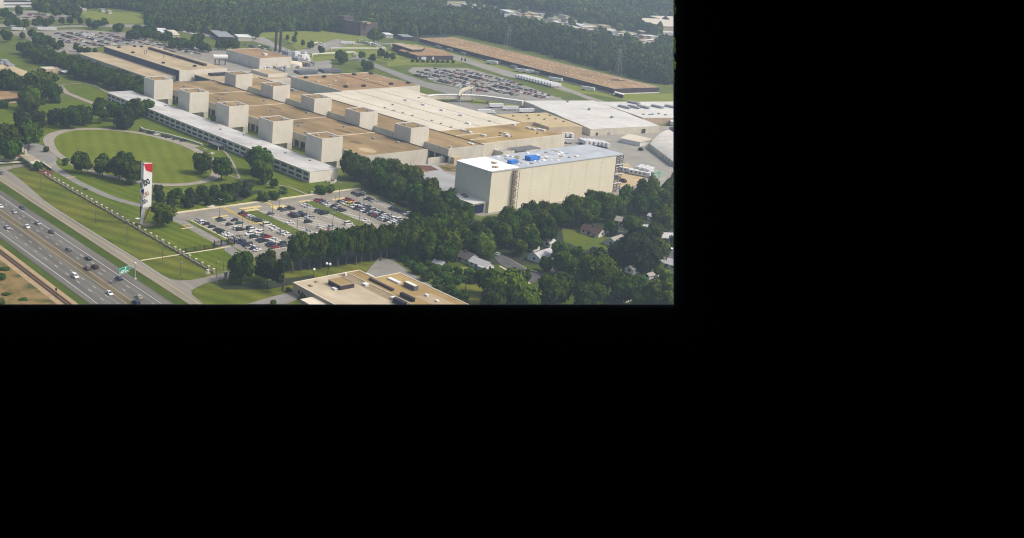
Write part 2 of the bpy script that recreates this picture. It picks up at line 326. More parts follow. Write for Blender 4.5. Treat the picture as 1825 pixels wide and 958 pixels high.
# lawns
patch('verge_lawn', [(166, -182.4), (191, -184.6), (210, -186.8), (229, -188.8), (250, -189.5), (343, -189.2), (366, -189.4), (373, -188.7), (376.9, -186), (378.4, -181), (376.8, -169), (375, -168), (177, -167), (160, -172)], Z1, M['lawn2'])
patch('corner_lawn', [(379.5, -150), (385.4, -156), (385.2, -171.3), (385.8, -177.5), (388.4, -183.6), (391.2, -187.8), (395.6, -190), (430, -191), (430, -150)], Z1, M['lawn2'])
ov_in = smooth([(101.8, -128.9), (80, -119), (67, -104), (66, -88), (77, -70), (100, -56.5), (132.8, -50.1), (159.5, -51.5), (186.2, -57.5), (206.5, -67.6), (221, -80.6), (225.5, -95.0), (222.4, -107.8), (214, -117.5), (196, -128.0), (168.9, -136.2), (132, -136)])
ov_out = smooth([(100, -135.5), (74, -124.5), (60, -107), (59, -90), (68.5, -70.5), (92, -54.0), (130, -44.6), (160, -45.5), (188, -51.2), (210.5, -61.6), (226, -76.6), (231, -95.0), (228, -110), (218, -121.5), (198, -132.5), (170, -141), (132, -141)])
patch('front_lawn', [(60, -160), (282, -160), (282, -5), (255, -27), (-40, -27), (-40, -160)], 0.02, M['lawn3'])
patch('oval_drive', ov_out, Z2, M['drive'])
patch('oval_lawn', ov_in, Z3, M['lawn'])
patch('entrance_road', smooth([(60, -160.5), (110, -156.5), (150, -156.5), (190, -158.2), (214, -157.2), (238, -154.6), (262, -146.5), (281, -139), (281, -133), (262, -141.5), (238, -149.2), (214, -152), (190, -153), (160, -151), (148, -148), (136, -142), (118, -140), (100, -137), (88, -142), (84, -150), (60, -153)], 3), 0.075, M['asphalt3'])
patch('inner_lawn', rect(286, 341, -166, -139.5), Z1, M['lawn3'])
patch('inner_lawn', [(344, -166), (372, -166.5), (372, -157), (366, -147), (344, -141.5)], Z1, M['lawn3'])
patch('gate_drive', [(279, -146), (279, -136), (296, -136.7), (341, -137.2), (362, -141.0), (384, -152), (377.4, -158), (362, -146.4), (342.5, -143.2), (296, -142.6)], 0.045, M['asphalt3'])
# near car park
LOT = [(281.2, -139.6), (281.2, -7.5), (292, -8.5), (345, -13.5), (372, -16), (372, -136.5), (345, -137.9), (342, -134.5), (298, -134.2), (293, -137)]
patch('car_park', LOT, Z2, M['lot'])
mb = MB()
mb.box(278.6, 281.2, -141, -4.5, 0, 0.30)
struct('pavement', mb, M['walk'])
mb = MB(); mb.ribbon([(344, -189), (344.6, -146)], 1.5, Z3); mb.ribbon([(344.4, -146), (344.5, -139)], 1.5, Z3 + .02)
struct('footpath', mb, M['walk'])
mb = MB(); mb.prism([(297, -136.6), (297, -134.2), (337, -134.2), (338, -137)], 0, 0.26); struct('grass_bank', mb, M['lawn3'])
mb = MB(); mb.box(296, 337.5, -134.4, -133.6, 0, 0.32); struct('kerb', mb, M['walk'])
ISL = {'a': (-98.2, -90.6, 290, 357), 'b': (-56.4, -49.4, 292, 349)}
for k, (y0, y1, x0, x1) in ISL.items():
    mb = MB(); mb.box(x0, x1, y0, y1, 0, 0.28); struct('car_park_island', mb, M['grass'])
mb = MB()
for x0, y0, y1 in ((293.2, -98.0, -88.5), (288.8, -98, -84)): mb.box(x0 - 2, x0 + 1.4, y0, y1, 0, 0.31)
mb.box(295.6, 297.4, -121.5, -111, 0, 0.31); mb.box(291.5, 297.6, -80, -70.5, 0, 0.31); mb.box(293.5, 296, -37.5, -27.5, 0, 0.31); mb.box(289, 291, -58, -50, 0, 0.31)
struct('painted_kerbs', mb, M['yconc'])
mb = MB()
rows = [(-130.5, 297, 21), (-119.7, 300, 21), (-113.5, 300, 21), (-101.8, 296, 23), (-88, 298, 21), (-77.5, 298, 23), (-71.8, 298, 23), (-59.7, 297, 20), (-46.6, 291, 20), (-35.4, 299, 22), (-29.2, 298, 22), (-16.2, 288, 22)]
for y, x0, n in rows:
    for i in range(n + 1):
        x = x0 + 2.75 * i; mb.box(x - 0.2, x + 0.2, y - 2.9, y + 2.9, 0.05, 0.19)
struct('stall_markings', mb, M['white'])
mb = MB()
for y in (-105.9, -104.3): mb.ribbon([(281.5, y), (318, y - 0.3)], 0.75, Z3 + .03)
mb.ribbon([(281.5, -77), (294.5, -75.5)], 1.4, Z3 + .03); mb.ribbon([(302.5, -138.6), (302.5, -143)], 1.0, Z3 + .03)
mb.ribbon([(294, -139.4), (336, -140.4)], 0.25, Z3 + .03)
struct('yellow_markings', mb, M['ylw2'])
# paths on the front lawn
mb = MB(); mb.ribbon(gp(0, (392, 262), (405, 275), (416, 292), (427, 318)), 1.5, Z3); mb.ribbon(gp(0, (390, 306), (425, 318), (436, 323)), 1.3, Z3 + .02)
mb.ribbon(gp(0, (470, 326), (516, 333), (555, 350)), 1.4, Z3); mb.ribbon(gp(0, (105, 152), (118, 165), (150, 178), (190, 193)), 5.5, Z3); mb.ribbon(gp(0, (110, 151), (150, 148), (170, 153), (190, 164)), 2.2, Z3 + .02)
mb.ribbon(gp(0, (255, 240), (300, 248), (352, 262)), 7.0, Z2 + .06)
struct('footpath', mb, M['drive'])
# factory aprons
patch('loading_yard', [(246, 60), (300, 61), (329, 31), (329, 22), (360, 22), (362, 160), (356, 230), (352, 262), (330, 330), (300, 400), (236, 410), (225, 380), (180, 340), (150, 300), (190, 280), (205, 232), (246, 180)], Z1, M['yard'])
patch('court', [(246.3, 81), (268, 92), (268, 76), (300, 74), (328, 31), (312, 22), (262, 34), (246.5, 62)], Z2, M['court'])
patch('dirt_yard', gp(0, (1092, 300), (1118, 290), (1150, 318), (1135, 330), (1092, 335)), Z2, M['dirt'])
patch('planting_bed', [(249, 62), (263, 66), (264, 76), (252, 79), (248, 72)], Z3, M['mulch'])
patch('planting_bed', [(247, 58), (262, 58), (266, 66), (263, 66), (249, 62), (247, 74)], Z3, M['scrub'])
patch('planting_bed', [(254, 84), (267, 78), (272, 84), (262, 95), (254, 96)], Z3, M['scrub'])
patch('factory_apron', [(-40, 82), (-100, 75), (-230, 130), (-300, 200), (-200, 330), (-90, 250), (-40, 180)], Z1, M['yard'])
patch('works_road', gp(0, (615, 105), (640, 108), (680, 125), (748, 153), (800, 168), (850, 172), (950, 180), (1000, 178), (1000, 173), (950, 172), (870, 165), (820, 157), (760, 146), (710, 128), (680, 117), (640, 100)), Z2, M['asphalt3'])
patch('truck_yard', gp(0, (795, 182), (830, 176), (880, 184), (935, 186), (980, 200), (920, 212), (830, 200)), Z2, M['asphalt3'])
patch('far_car_park', [(-105, 371), (-84, 345), (-60, 337), (-20, 328), (30, 330), (95, 362), (103, 384), (60, 399), (-21, 424), (-84, 432)], Z2, M['yard'])
patch('works_lawn', gp(0, (560, 52), (640, 60), (700, 90), (700, 112), (640, 100), (560, 110), (520, 80), (500, 58)), Z1, M['field'])
patch('works_lawn', gp(0, (690, 118), (720, 116), (830, 112), (905, 130), (960, 148), (1010, 165), (1060, 168), (1120, 180), (1210, 181), (1210, 166), (1180, 166), (1096, 167), (1000, 143), (900, 115), (800, 88), (740, 78), (720, 84), (690, 110)), Z1, M['field'])
patch('works_lawn', gp(0, (828, 178), (870, 179), (935, 184), (932, 189), (880, 188), (838, 184)), Z3, M['field'])
patch('loading_road', gp(0, (745, 85), (790, 93), (822, 100), (870, 116), (920, 130), (1000, 152), (1045, 170), (1080, 181), (1060, 182), (1020, 166), (985, 156), (900, 135), (830, 112), (800, 104), (750, 92)), Z2, M['yard'])
patch('works_road', gp(0, (520, 92), (560, 96), (620, 80), (720, 79), (720, 76), (640, 77), (600, 69), (540, 88)), Z3, M['yard'])
patch('works_road', gp(0, (430, 64), (470, 66), (500, 82), (560, 105), (545, 108), (480, 82), (440, 70)), Z3, M['yard'])
# left-hand land
patch('west_lawn', gp(0, (-60, 190), (60, 185), (160, 195), (190, 190), (250, 205), (300, 240), (100, 225), (60, 260), (40, 270), (-60, 262)), 0.025, M['lawn3'])
patch('west_lawn', gp(0, (105, 155), (150, 150), (190, 165), (240, 180), (200, 190), (150, 176)), 0.025, M['lawn3'])
patch('west_lawn', gp(0, (-40, 95), (20, 92), (40, 112), (30, 120), (-40, 118)), 0.025, M['lawn3'])
patch('left_car_park', gp(0, (10, 56), (130, 52), (225, 58), (300, 78), (360, 88), (400, 100), (392, 113), (300, 90), (185, 82), (130, 92), (105, 84), (60, 74)), Z2, M['lot'])
patch('left_car_park', gp(0, (270, 52), (330, 58), (400, 72), (440, 62), (400, 58), (330, 50)), Z2, M['lot'])
patch('left_car_park', gp(0, (90, 84), (140, 92), (185, 96), (150, 99), (100, 92)), 0.10, M['drive'])
patch('left_car_park', gp(0, (12, 30), (60, 22), (140, 28), (120, 33), (60, 36), (14, 36)), Z2, M['lot'])
patch('left_road', gp(0, (-20, 47), (60, 50), (150, 48), (270, 49), (330, 52), (330, 50), (270, 44), (190, 43), (100, 46), (-20, 43)), Z3, M['yard'])
patch('far_field', gp(0, (140, 19), (200, 20), (252, 24), (256, 41), (195, 42), (150, 30)), Z1, M['field'])
patch('far_field', gp(0, (78, 5), (160, 3), (200, 9), (130, 14), (90, 10)), Z1, M['field'])
patch('far_field', gp(0, (440, 66), (470, 58), (510, 56), (560, 56), (640, 60), (600, 72), (520, 68)), Z1, M['field'])
# mulch, beds
patch('red_bed', gp(0, (46, 299), (75, 301), (97, 306), (90, 317), (70, 308)), Z3, M['mulch'])
patch('red_bed', gp(0, (20, 277), (36, 270), (35, 283), (22, 283)), Z3, M['mulch'])
patch('mulch_bed', gp(0, (380, 505), (410, 505), (440, 505), (480, 500), (560, 490), (560, 500), (480, 515), (400, 516)), Z2, M['litter'])
patch('lawn_bed', gp(0, (370, 355), (410, 345), (470, 338), (430, 358)), Z2, M['litter'])
# south side: lane, yard behind the near building
patch('forecourt', gp(0, (440, 542), (480, 530), (520, 520), (533, 523), (528, 535), (500, 545)), Z2, M['asphalt3'])
patch('service_lane', [(392, -80), (399, -77), (412, -80), (430, -83.5), (470, -88), (490, -91), (490, -97), (440, -97), (426, -94), (426, -110), (415, -110), (404, -96)], Z2, M['asphalt3'])
patch('verge_lawn', [(384, -150), (414, -150), (414, -112), (404, -96), (394, -90), (390, -140)], 0.025, M['lawn2'])
# neighbourhood
patch('neighbourhood_lawn', [(400, -70), (480, -80), (530, -10), (500, 40), (440, 150), (380, 130), (372, 60), (385, 0)], Z1, M['verge'])
patch('garden_lawn', gp(0, (1000, 405), (1045, 412), (1095, 425), (1085, 445), (1040, 445), (1005, 430)), Z2, M['lawn4'])
patch('garden_lawn', gp(0, (1140, 472), (1185, 470), (1196, 482), (1160, 492), (1140, 486)), Z2, M['lawn4'])
patch('garden_lawn', gp(0, (800, 475), (840, 476), (842, 486), (806, 490)), Z2, M['field'])
patch('garden_lawn', gp(0, (795, 500), (850, 500), (880, 530), (850, 542), (820, 530)), Z2, M['lawn2'])
patch('street', gp(0, (872, 448), (886, 449), (930, 474), (950, 486), (1000, 478), (1020, 472), (1030, 478), (960, 497), (950, 506), (925, 494), (890, 470)), Z3, M['asphalt4'])
mb = MB(); mb.ribbon(gp(0, (888, 451), (938, 479), (962, 486)), 1.2, Z3); mb.ribbon(gp(0, (890, 474), (925, 493), (945, 506)), 1.2, Z3); struct('kerb', mb, M['walk'])
patch('street', gp(0, (1085, 405), (1112, 413), (1120, 428), (1105, 424), (1080, 412)), Z3, M['asphalt4'])
patch('street', gp(0, (1186, 440), (1202, 452), (1202, 462), (1186, 462)), Z3, M['asphalt4'])
# forest floors (under the woods)
patch('forest_floor', gp(0, (-200, 8), (60, 14), (140, 12), (255, 10), (258, 52), (330, 54), (430, 60), (560, 52), (640, 62), (680, 66), (740, 74), (820, 62), (1000, 100), (1180, 150), (1260, 152), (1260, -80), (600, -100), (-300, -60)), 0.012, M['litter'])
patch('forest_floor', [(392, -70), (400, -60), (420, -35), (392, 45), (362, 165), (420, 170), (480, 60), (430, -30)], 0.05, M['litter'])
patch('forest_floor', [(283, -3), (352, -10), (372, -20), (372, 16), (345, 14), (310, 20), (262, 30), (255, 10)], 0.05, M['litter'])
patch('forest_floor', [(374, -136), (388, -140), (396, -80), (394, -16), (376, -14)], 0.05, M['litter'])
patch('clearing', gp(0, (885, 36), (895, 22), (930, 18), (990, 28), (1080, 48), (1172, 66), (1170, 88), (1100, 74), (1040, 66), (960, 48)), Z2, M['clear'])
patch('clearing', gp(0, (780, 9), (800, 1), (830, 2), (895, 13), (885, 22), (825, 20)), Z2, M['clear'])
patch('clearing', gp(0, (1130, 44), (1210, 32), (1210, 60), (1180, 60)), Z2, M['clear'])
patch('clearing', gp(0, (20, 20), (70, 18), (64, 24), (20, 26)), Z2, M['yard'])

# ================================================================== BUILDINGS
def block(t, x0, x1, y0, y1, zt, wm, rm, fm=None, z0=0.0, ph=0.5, w=0.7, wall='wall', roof='roof'):
    child(wall, MB().box(x0, x1, y0, y1, z0, zt), wm, t)
    r = child(roof, MB().box(x0 + w, x1 - w, y0 + w, y1 - w, zt - 0.2, zt + 0.06), rm, t)
    p = MB().box(x0, x1, y0, y0 + w, zt, zt + ph).box(x0, x1, y1 - w, y1, zt, zt + ph).box(x0, x0 + w, y0 + w, y1 - w, zt, zt + ph).box(x1 - w, x1, y0 + w, y1 - w, zt, zt + ph)
    sub('parapet', p, fm or wm, r, t)
    return r
def roofvent(name, x, y, z, sx, sy, h, m, root, part):
    mb = MB().box(x - sx / 2, x + sx / 2, y - sy / 2, y + sy / 2, z, z + h).box(x - sx / 2 - .12, x + sx / 2 + .12, y - sy / 2 - .12, y + sy / 2 + .12, z + h, z + h + .18)
    return sub(name, mb, m, part, root)

# --- long two-storey office range
t = thing('office_building', 'long white two-storey office range with ribbon windows facing the oval lawn', 'office building', (110, -15, 0))
X0, X1, Y0, Y1, ZT = -32.5, 256.2, -26.4, -4.4, 7.0
mb = MB().box(X0 + .3, X1 - .3, Y0 + 1.0, Y1, 0, ZT)
mb.box(X1 - .3, X1, Y0, Y1 + .0, 0, ZT + .02)
mb.box(X0, X0 + .3, Y0, Y1, 0, ZT + .02)
for z0, z1 in ((0, 0.75), (2.75, 3.95), (5.85, ZT + .03)): mb.box(X0 + .3, X1 - .3, Y0, Y0 + 1.0, z0, z1)
n = 35; pitch = (X1 - X0) / n
for i in range(n + 1):
    x = min(max(X0 + pitch * i, X0 + 1.0), X1 - 1.0)
    for z0, z1 in ((0.75, 2.75), (3.95, 5.85)): mb.box(x - .85, x + .85, Y0 + .05, Y0 + 1.0, z0, z1)
child('wall', mb, M['office_wall'], t)
for i in range(n):
    for z0, z1 in ((0.75, 2.75), (3.95, 5.85)):
        xa = X0 + pitch * i + (1.85 if i == 0 else .85); xb = X0 + pitch * (i + 1) - (1.85 if i == n - 1 else .85)
        child('window', MB().box(xa, xb, Y0 + .55, Y0 + .95, z0, z1), M['glass'], t)
mb = MB().box(X0 - .25, X1 + .1, Y0 - .35, Y1 + .25, ZT + .03, ZT + .32)
rf = child('roof', mb, M['office_roof'], t)
sub('roof_edge', MB().box(X0 - .35, X1 + .2, Y0 - .55, Y0 - .35, ZT - .25, ZT + .38), M['office_wall'], rf, t)
for x, y in ((8, -16), (36, -9), (128, -14), (150, -8), (208, -12), (232, -9)): roofvent('roof_vent', x, y, ZT + .32, 1.6, 1.0, .5, M['steel'], t, rf)
e = thing('entrance_canopy', 'dark flat canopy over the office range entrance and its driveway', 'canopy', (150, -31, 0))
child('canopy_roof', MB().box(142, 158, -34, -27.2, 3.0, 3.4), M['dsteel'], e)
for x in (143, 157):
    for y in (-33.2, -28): child('post', MB().box(x - .2, x + .2, y - .2, y + .2, 0, 3.0), M['office_wall'], e)
# --- the ten service towers
def tower(x, y, label, z0=5.0):
    t = thing('service_tower', label, 'tower', (x, y, 0), 0, 'square precast service towers in two rows')
    a, b, c, d = x - 18.1, x, y, y + 17.1
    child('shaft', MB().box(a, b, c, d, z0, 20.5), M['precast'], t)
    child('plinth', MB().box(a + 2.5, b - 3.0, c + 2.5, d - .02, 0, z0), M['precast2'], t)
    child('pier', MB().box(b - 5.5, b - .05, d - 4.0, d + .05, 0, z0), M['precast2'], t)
    r = child('roof', MB().box(a + .7, b - .7, c + .7, d - .7, 20.5, 20.62), M['gravel'], t)
    p = MB()
    for q in ((a, b, c, c + .7), (a, b, d - .7, d), (a, a + .7, c + .7, d - .7), (b - .7, b, c + .7, d - .7)): p.box(*q, 20.5, 21.15)
    sub('parapet', p, M['precast'], r, t)
    sub('flashing', MB().box(a + .75, b - .75, d - 1.2, d - .75, 20.62, 21.0), M['flash'], r, t)
    sub('flashing', MB().box(a + .75, a + 1.2, c + .75, d - 1.2, 20.62, 20.9), M['steel'], r, t)
    roofvent('roof_vent', a + 6, c + 5, 20.62, 2.4, 1.6, .6, M['tan'], t, r); roofvent('roof_vent', b - 5, d - 5, 20.62, 1.6, 2.8, .7, M['steel'], t, r)
    return t
wh = ['end tower beside the dark tree belt', 'second tower from the tree belt', 'middle tower', 'second tower from the car park', 'end tower nearest the car park']
for k in range(5): tower(58.0 * k, 0.0, 'cream square tower, %s, front row by the office range' % wh[k])
wh = ['end tower nearest the power house', 'second tower from the power house', 'middle tower', 'second tower from the construction block', 'end tower nearest the construction block']
for k in range(5): tower(58.0 * k - 5.45, 81.4, 'cream square tower, %s, back row' % wh[k])
# --- main production hall: two long ranges with a court between
def panelled(t, x0, x1, y0, y1, zt, front_y, zs=5.2):
    """upper precast band over a recessed dark window band with posts, on the side facing the road"""
    child('wall', MB().box(x0, x1, y0, y1, zs, zt), M['precast2'], t)
    child('lower_wall', MB().box(x0 + .02, x1 - .0, y0 + 1.6, y1 - .02, 0, zs), M['precast2'], t)
    x = x0 + 4
    while x < x1 - 2: child('post', MB().box(x - .5, x + .5, y0 + .2, y0 + 1.2, 0, zs), M['precast'], t); x += 7.25
    child('window_band', MB().box(x0 + 1, x1 - 1.5, y0 + 1.3, y0 + 1.58, .4, zs), M['glass'], t)
t = thing('production_hall', 'long front production hall with brown gravel roof between the two tower rows', 'factory', (100, 52, 0))
x0, x1, y0, y1, zt = -42, 246.4, 24.5, 80.6, 10.3
panelled(t, x0, x1, y0, y1, zt, y0)
r = child('roof', MB().box(x0 + .6, x1 - .5, y0 + .6, y1 - .8, zt, zt + .1), M['gravel'], t)
sub('parapet', MB().box(x0, x1, y1 - .8, y1, zt, zt + .55).box(x0, x0 + .6, y0, y1 - .8, zt, zt + .3), M['darkline'], r, t)
sub('roof_edge', MB().box(x0 + .6, x1, y0, y0 + .6, zt, zt + .15).box(x1 - .5, x1, y0 + .6, y1 - .8, zt, zt + .25), M['precast2'], r, t)
for x, y, a, b in ((-20, 40, 3, 2), (5, 66, 2, 2), (40, 38, 2, 1.5), (58, 70, 3, 2), (95, 52, 2, 2), (112, 74, 3, 1.5), (150, 40, 2, 2), (165, 70, 2, 2), (205, 66, 3, 2), (222, 74, 2, 2), (172, 30, 2, 1.5)): roofvent('roof_vent', x, y, zt + .1, a, b, .7, M['steel'], t, r)
for x, y, w, l in ((20, 50, 9, 6), (84, 62, 12, 5), (140, 45, 7, 9), (176, 60, 14, 6), (30, 74, 10, 4), (210, 46, 8, 6)): sub('roof_patch', MB().prism(smooth([(x - w / 2, y - l / 2), (x + w / 2, y - l / 2.4), (x + w / 1.9, y + l / 2), (x - w / 2.2, y + l / 2.2)], 3), zt + .1, zt + .125), mat('damp_roof_gravel', (0.13, 0.09, 0.045), (0.20, 0.145, 0.075), scale=.15), r, t)
for x in (14.4, 72.2, 129, 188.5): sub('expansion_joint', MB().box(x - .45, x + .45, y0 + .6, y1 - .8, zt + .1, zt + .3), M['seam'], r, t)
sub('roof_patch', MB().prism(smooth([(226, 36), (231, 33), (239, 35), (240, 40), (234, 43), (227, 41)], 4), zt + .1, zt + .14), M['yellow_roof'], r, t)
t = thing('production_hall', 'long rear production hall with brown roof behind the back tower row', 'factory', (100, 112, 0))
x0, x1, y0, y1 = -42, 251.6, 95.2, 129.3
panelled(t, x0, x1, y0, y1, zt, y0)
r = child('roof', MB().box(x0 + .6, x1 - .6, y0 + .4, y1 - .8, zt, zt + .1), M['gravel'], t)
sub('parapet', MB().box(x0, x1, y1 - .8, y1, zt, zt + .5), M['darkline'], r, t)
sub('roof_edge', MB().box(x0, x1, y0, y0 + .4, zt, zt + .15).box(x1 - .6, x1, y0 + .4, y1 - .8, zt, zt + .25), M['precast2'], r, t)
roofvent('roof_vent', 246, 122, zt + .1, 5, 2, .6, M['wmetal'], t, r); roofvent('roof_vent', 248, 100, zt + .1, 2, 1, .8, M['wmetal'], t, r); roofvent('air_handler', 20, 121, zt + .1, 16, 3, 1.5, M['steel'], t, r)
t = thing('court_wall', 'low precast screen wall closing the court at the end of the back tower row', 'wall', (247, 89, 0))
child('wall', MB().box(246.6, 247.4, 80.7, 98.2, 0, 4.2), M['precast2'], t); child('return_wall', MB().box(247.4, 255, 98.2, 104, 0, 4.6), M['tan_wall'], t)
# --- high hall behind
t = thing('high_hall', 'tall cream hall with a brown roof dotted with black roof fans', 'factory', (0, 205, 0))
def top_of(q, z): p = g(*q, z); return p.x, p.y
x0, x1, y0, y1, zt = -41, 37.5, 164.3, 256, 9.8
r = block(t, x0, x1, y0, y1, zt, M['precast'], M['gravel2'], M['precast'], ph=.35)
for q in ((616, 155.5), (648, 154.0), (697, 150.5), (727.5, 148.5), (545, 139), (577.5, 137.5), (631, 133.5), (661, 132)):
    p = g(*q, zt); roofvent('roof_fan', p.x, p.y, zt + .06, 3.0, 3.0, 1.5, M['black'], t, r)
for q in ((566, 145.5), (588, 152), (597, 144), (619, 150), (654, 141), (676, 146), (684, 139), (602, 138)):
    p = g(*q, zt); roofvent('roof_hatch', p.x, p.y, zt + .06, 4.0, 1.6, .4, M['seam'], t, r)
sub('expansion_joint', MB().box(x0 + 1, x1 - 1, 221, 221.6, zt + .06, zt + .3), M['darkline'], r, t)
for q, L_ in (((545, 131), 22), ((588, 128.5), 22)):
    p = g(*q, zt); sub('cooling_unit', MB().box(p.x - 5, p.x + 5, p.y - L_ / 2, p.y + L_ / 2, zt + .8, zt + 3.4).box(p.x - 4, p.x + 4, p.y - L_ / 2 + 1, p.y + L_ / 2 - 1, zt + .06, zt + .8), M['dsteel'], r, t)
# --- cream + brown roofed hall
t = thing('cream_roof_hall', 'broad low hall with a cream sheet roof behind the rear production hall', 'factory', (140, 180, 0))
zt = 9.6; xs = 200.5
child('wall', MB().box(37.8, xs, 130.2, 221, 0, zt).box(37.8 + .02, 75, 221, 233, 0, zt - .3), M['precast2'], t)
r = child('roof', MB().box(38.4, xs - .02, 130.8, 221, zt, zt + .12).box(38.4, 75, 221, 233, zt - .3, zt - .1), M['cream_roof'], t)
sub('parapet', MB().box(38, xs, 130.0, 130.8, zt, zt + .45), M['flash'], r, t)
for y in (150.5, 176.5, 200): sub('roof_seam', MB().box(39, xs - 1, y - .35, y + .35, zt + .12, zt + .35), M['seam'] if y > 151 else M['shed_wall'], r, t)
for i, q in enumerate(((724, 179), (755.5, 187.5), (788, 196.8), (822, 206), (834, 220.5), (770, 215.5), (786, 220.7), (804, 227.2), (873, 216.5), (686, 192.5), (702, 197.5), (718, 201.5), (735, 206.5), (747, 174.5), (700, 187))):
    p = g(*q, zt); roofvent('roof_unit', p.x, p.y, zt + .12, 4.2 if i < 5 else 1.6, 2.4 if i < 5 else 1.4, 1.1 if i < 5 else .7, M['wmetal'] if i < 5 else M['steel'], t, r)
t = thing('brown_roof_hall', 'low hall with ochre gravel roof and rows of small roof units beside the cream roof', 'factory', (224, 180, 0))
child('wall', MB().box(xs, 246.6, 130.2, 220.8, 0, zt), M['shed_wall'], t)
r = child('roof', MB().box(xs + .5, 246, 130.8, 220.2, zt, zt + .1), M['gravel3'], t)
sub('parapet', MB().box(xs + .02, 246.6, 130.0, 130.8, zt, zt + .5).box(246, 246.6, 130.8, 220.8, zt, zt + .5).box(xs, xs + .5, 130.8, 220.8, zt, zt + .4), M['seam'], r, t)
for q, s in (((829, 234), 7), ((836, 236), 5), ((862, 242), 4), ((893, 237.5), 2.2), ((902.5, 239.5), 4), ((904.5, 243), 4), ((892, 243), 2.6), ((912, 243.5), 2), ((942, 229), 3.6), ((951, 231), 4), ((961, 231.5), 3.6), ((968, 233), 3.6), ((916, 223), 3), ((959, 238), 2)):
    p = g(*q, zt); roofvent('roof_unit', p.x, p.y, zt + .1, s, 2.0, 1.0, M['tan'] if s < 3 else M['wmetal'], t, r)
for xx in (218, 233): sub('duct', MB().box(xx, xx + .7, 133, 165 if xx > 220 else 158, zt + .1, zt + .6), M['shed_wall'], r, t)
# --- yard sheds next to it
t = thing('plant_room', 'small cream plant room with dark flat awning at the brown hall end wall', 'building', (243, 154, 0))
block(t, 238.5 + 8.4, 256, 145, 157, 4.2, M['shed_wall'], M['steel'])
child('awning', MB().box(248, 258, 157.5, 182, 4.6, 5.0), M['dsteel'], t)
for y in (158.5, 170, 181): child('post', MB().box(257.4, 257.8, y, y + .4, 0, 4.6), M['steel'], t)
# --- tan-roof shed, white sheds
t = thing('tan_roof_shed', 'tan flat-roofed shed with roof vents between cream hall and white shed', 'warehouse', (200, 258, 0))
pts = [(161.5, 228), (171.5, 281), (226, 264.5), (218.5, 233.5), (198.5, 237.5), (195.5, 227)]
child('wall', MB().prism(pts, 0, 8.6), M['tan_wall'], t)
pin = [tuple(Vector(p) + (Vector((195, 254)) - Vector(p)) * 0.025) for p in pts]
r = child('roof', MB().prism(pin, 8.6, 8.8), M['yellow_roof'], t)
for q in ((915, 207), (940, 206.5), (960.5, 206), (981, 206), (943, 212), (971, 212.5), (991, 212), (1005, 217)):
    p = g(*q, 8.8); roofvent('roof_vent', p.x, p.y, 8.8, 1.6, 1.6, .9, M['stone'], t, r)
child('canopy', MB().prism([tuple(g(985, 227.5, 5)[:2]), tuple(g(1012, 229, 5)[:2]), tuple(g(1010, 231, 5)[:2]), tuple(g(980, 229.5, 5)[:2])], 4.0, 4.4), M['wmetal'], t)
def gable(mb, p, q, w, z0, zr, mi=0):
    """pitched roof slab pair over a rectangle p->q (ridge) of width w"""
    p = Vector(p); q = Vector(q); d = (q - p).normalized(); n = Vector((-d.y, d.x)) * (w / 2)
    a, b, c, e = p + n, p - n, q - n, q + n
    mb.face([(a.x, a.y, z0), (p.x, p.y, zr), (q.x, q.y, zr), (e.x, e.y, z0)][::-1], mi)
    mb.face([(b.x, b.y, z0), (c.x, c.y, z0), (q.x, q.y, zr), (p.x, p.y, zr)][::-1], mi)
    mb.face([(a.x, a.y, z0 - .05), (b.x, b.y, z0 - .05), (p.x, p.y, zr - .02)], mi); mb.face([(q.x, q.y, zr - .02), (c.x, c.y, z0 - .05), (e.x, e.y, z0 - .05)], mi)
t = thing('white_shed', 'large white metal shed with three low-pitched roof bays beside the loading yard', 'warehouse', (180, 325, 0))
A, B_, C_, D_ = [Vector(g(*q, 6.0)[:2]) for q in ((931, 178.2), (1058, 178.2), (1175.7, 223.4), (1052.7, 229))]
child('wall', MB().prism([tuple(A), tuple(B_), tuple(C_), tuple(D_)], 0, 5.6), M['shed_wall'], t)
mb = MB(); r3 = MB()
for i in range(3):
    s0, s1 = i / 3, (i + 1) / 3; sm = (s0 + s1) / 2
    P = lambda s, k: (A + (D_ - A) * s) if k == 0 else (B_ + (C_ - B_) * s)
    a, b, m0, c, d, m1 = P(s0, 0), P(s1, 0), P(sm, 0), P(s0, 1), P(s1, 1), P(sm, 1)
    mb.face([(*a, 5.7), (*m0, 6.15), (*m1, 6.15), (*c, 5.7)][::-1]); mb.face([(*m0, 6.15), (*b, 5.7), (*d, 5.7), (*m1, 6.15)][::-1])
    mb.face([(*a, 5.6), (*b, 5.6), (*m0, 6.13)]); mb.face([(*c, 5.6), (*m1, 6.13), (*d, 5.6)])
    if i: r3.ribbon([tuple(a), tuple(c)], .9, 5.82)
r = child('roof', mb, M['white_roof'], t)
sub('roof_gutter', r3, M['shed_wall'], r, t)
for q in ((1012, 181), (1050, 195), (1090.5, 209)): p = g(*q, 6.2); roofvent('roof_vent', p.x, p.y, 5.8, 1.8, 1.8, 1.6, M['steel'], t, r)
dn = (C_ - D_).normalized()
for s0, w, h, m in ((6, 2, 2.4, 'glass'), (18, 3, 2.2, 'steel'), (54, 4, 3.8, 'dark_wall'), (84, 22, 4.2, 'blue_wall')):
    a = D_ + dn * s0; b = D_ + dn * (s0 + w); o = Vector((dn.y, -dn.x)) * .15
    child('dock_door', MB().prism([tuple(a + o), tuple(b + o), tuple(b - o), tuple(a - o)], .2, h), M[m], t)
t = thing('white_dock_shed', 'low white-roofed dock shed with a line of rooftop units at the photo right edge', 'warehouse', (190, 420, 0))
pts = [tuple(g(*q, 6)[:2]) for q in ((1064, 181), (1230, 180.5), (1230, 209.5), (1146, 209.5))]
child('wall', MB().prism(pts, 0, 5.8), M['tan_wall'], t)
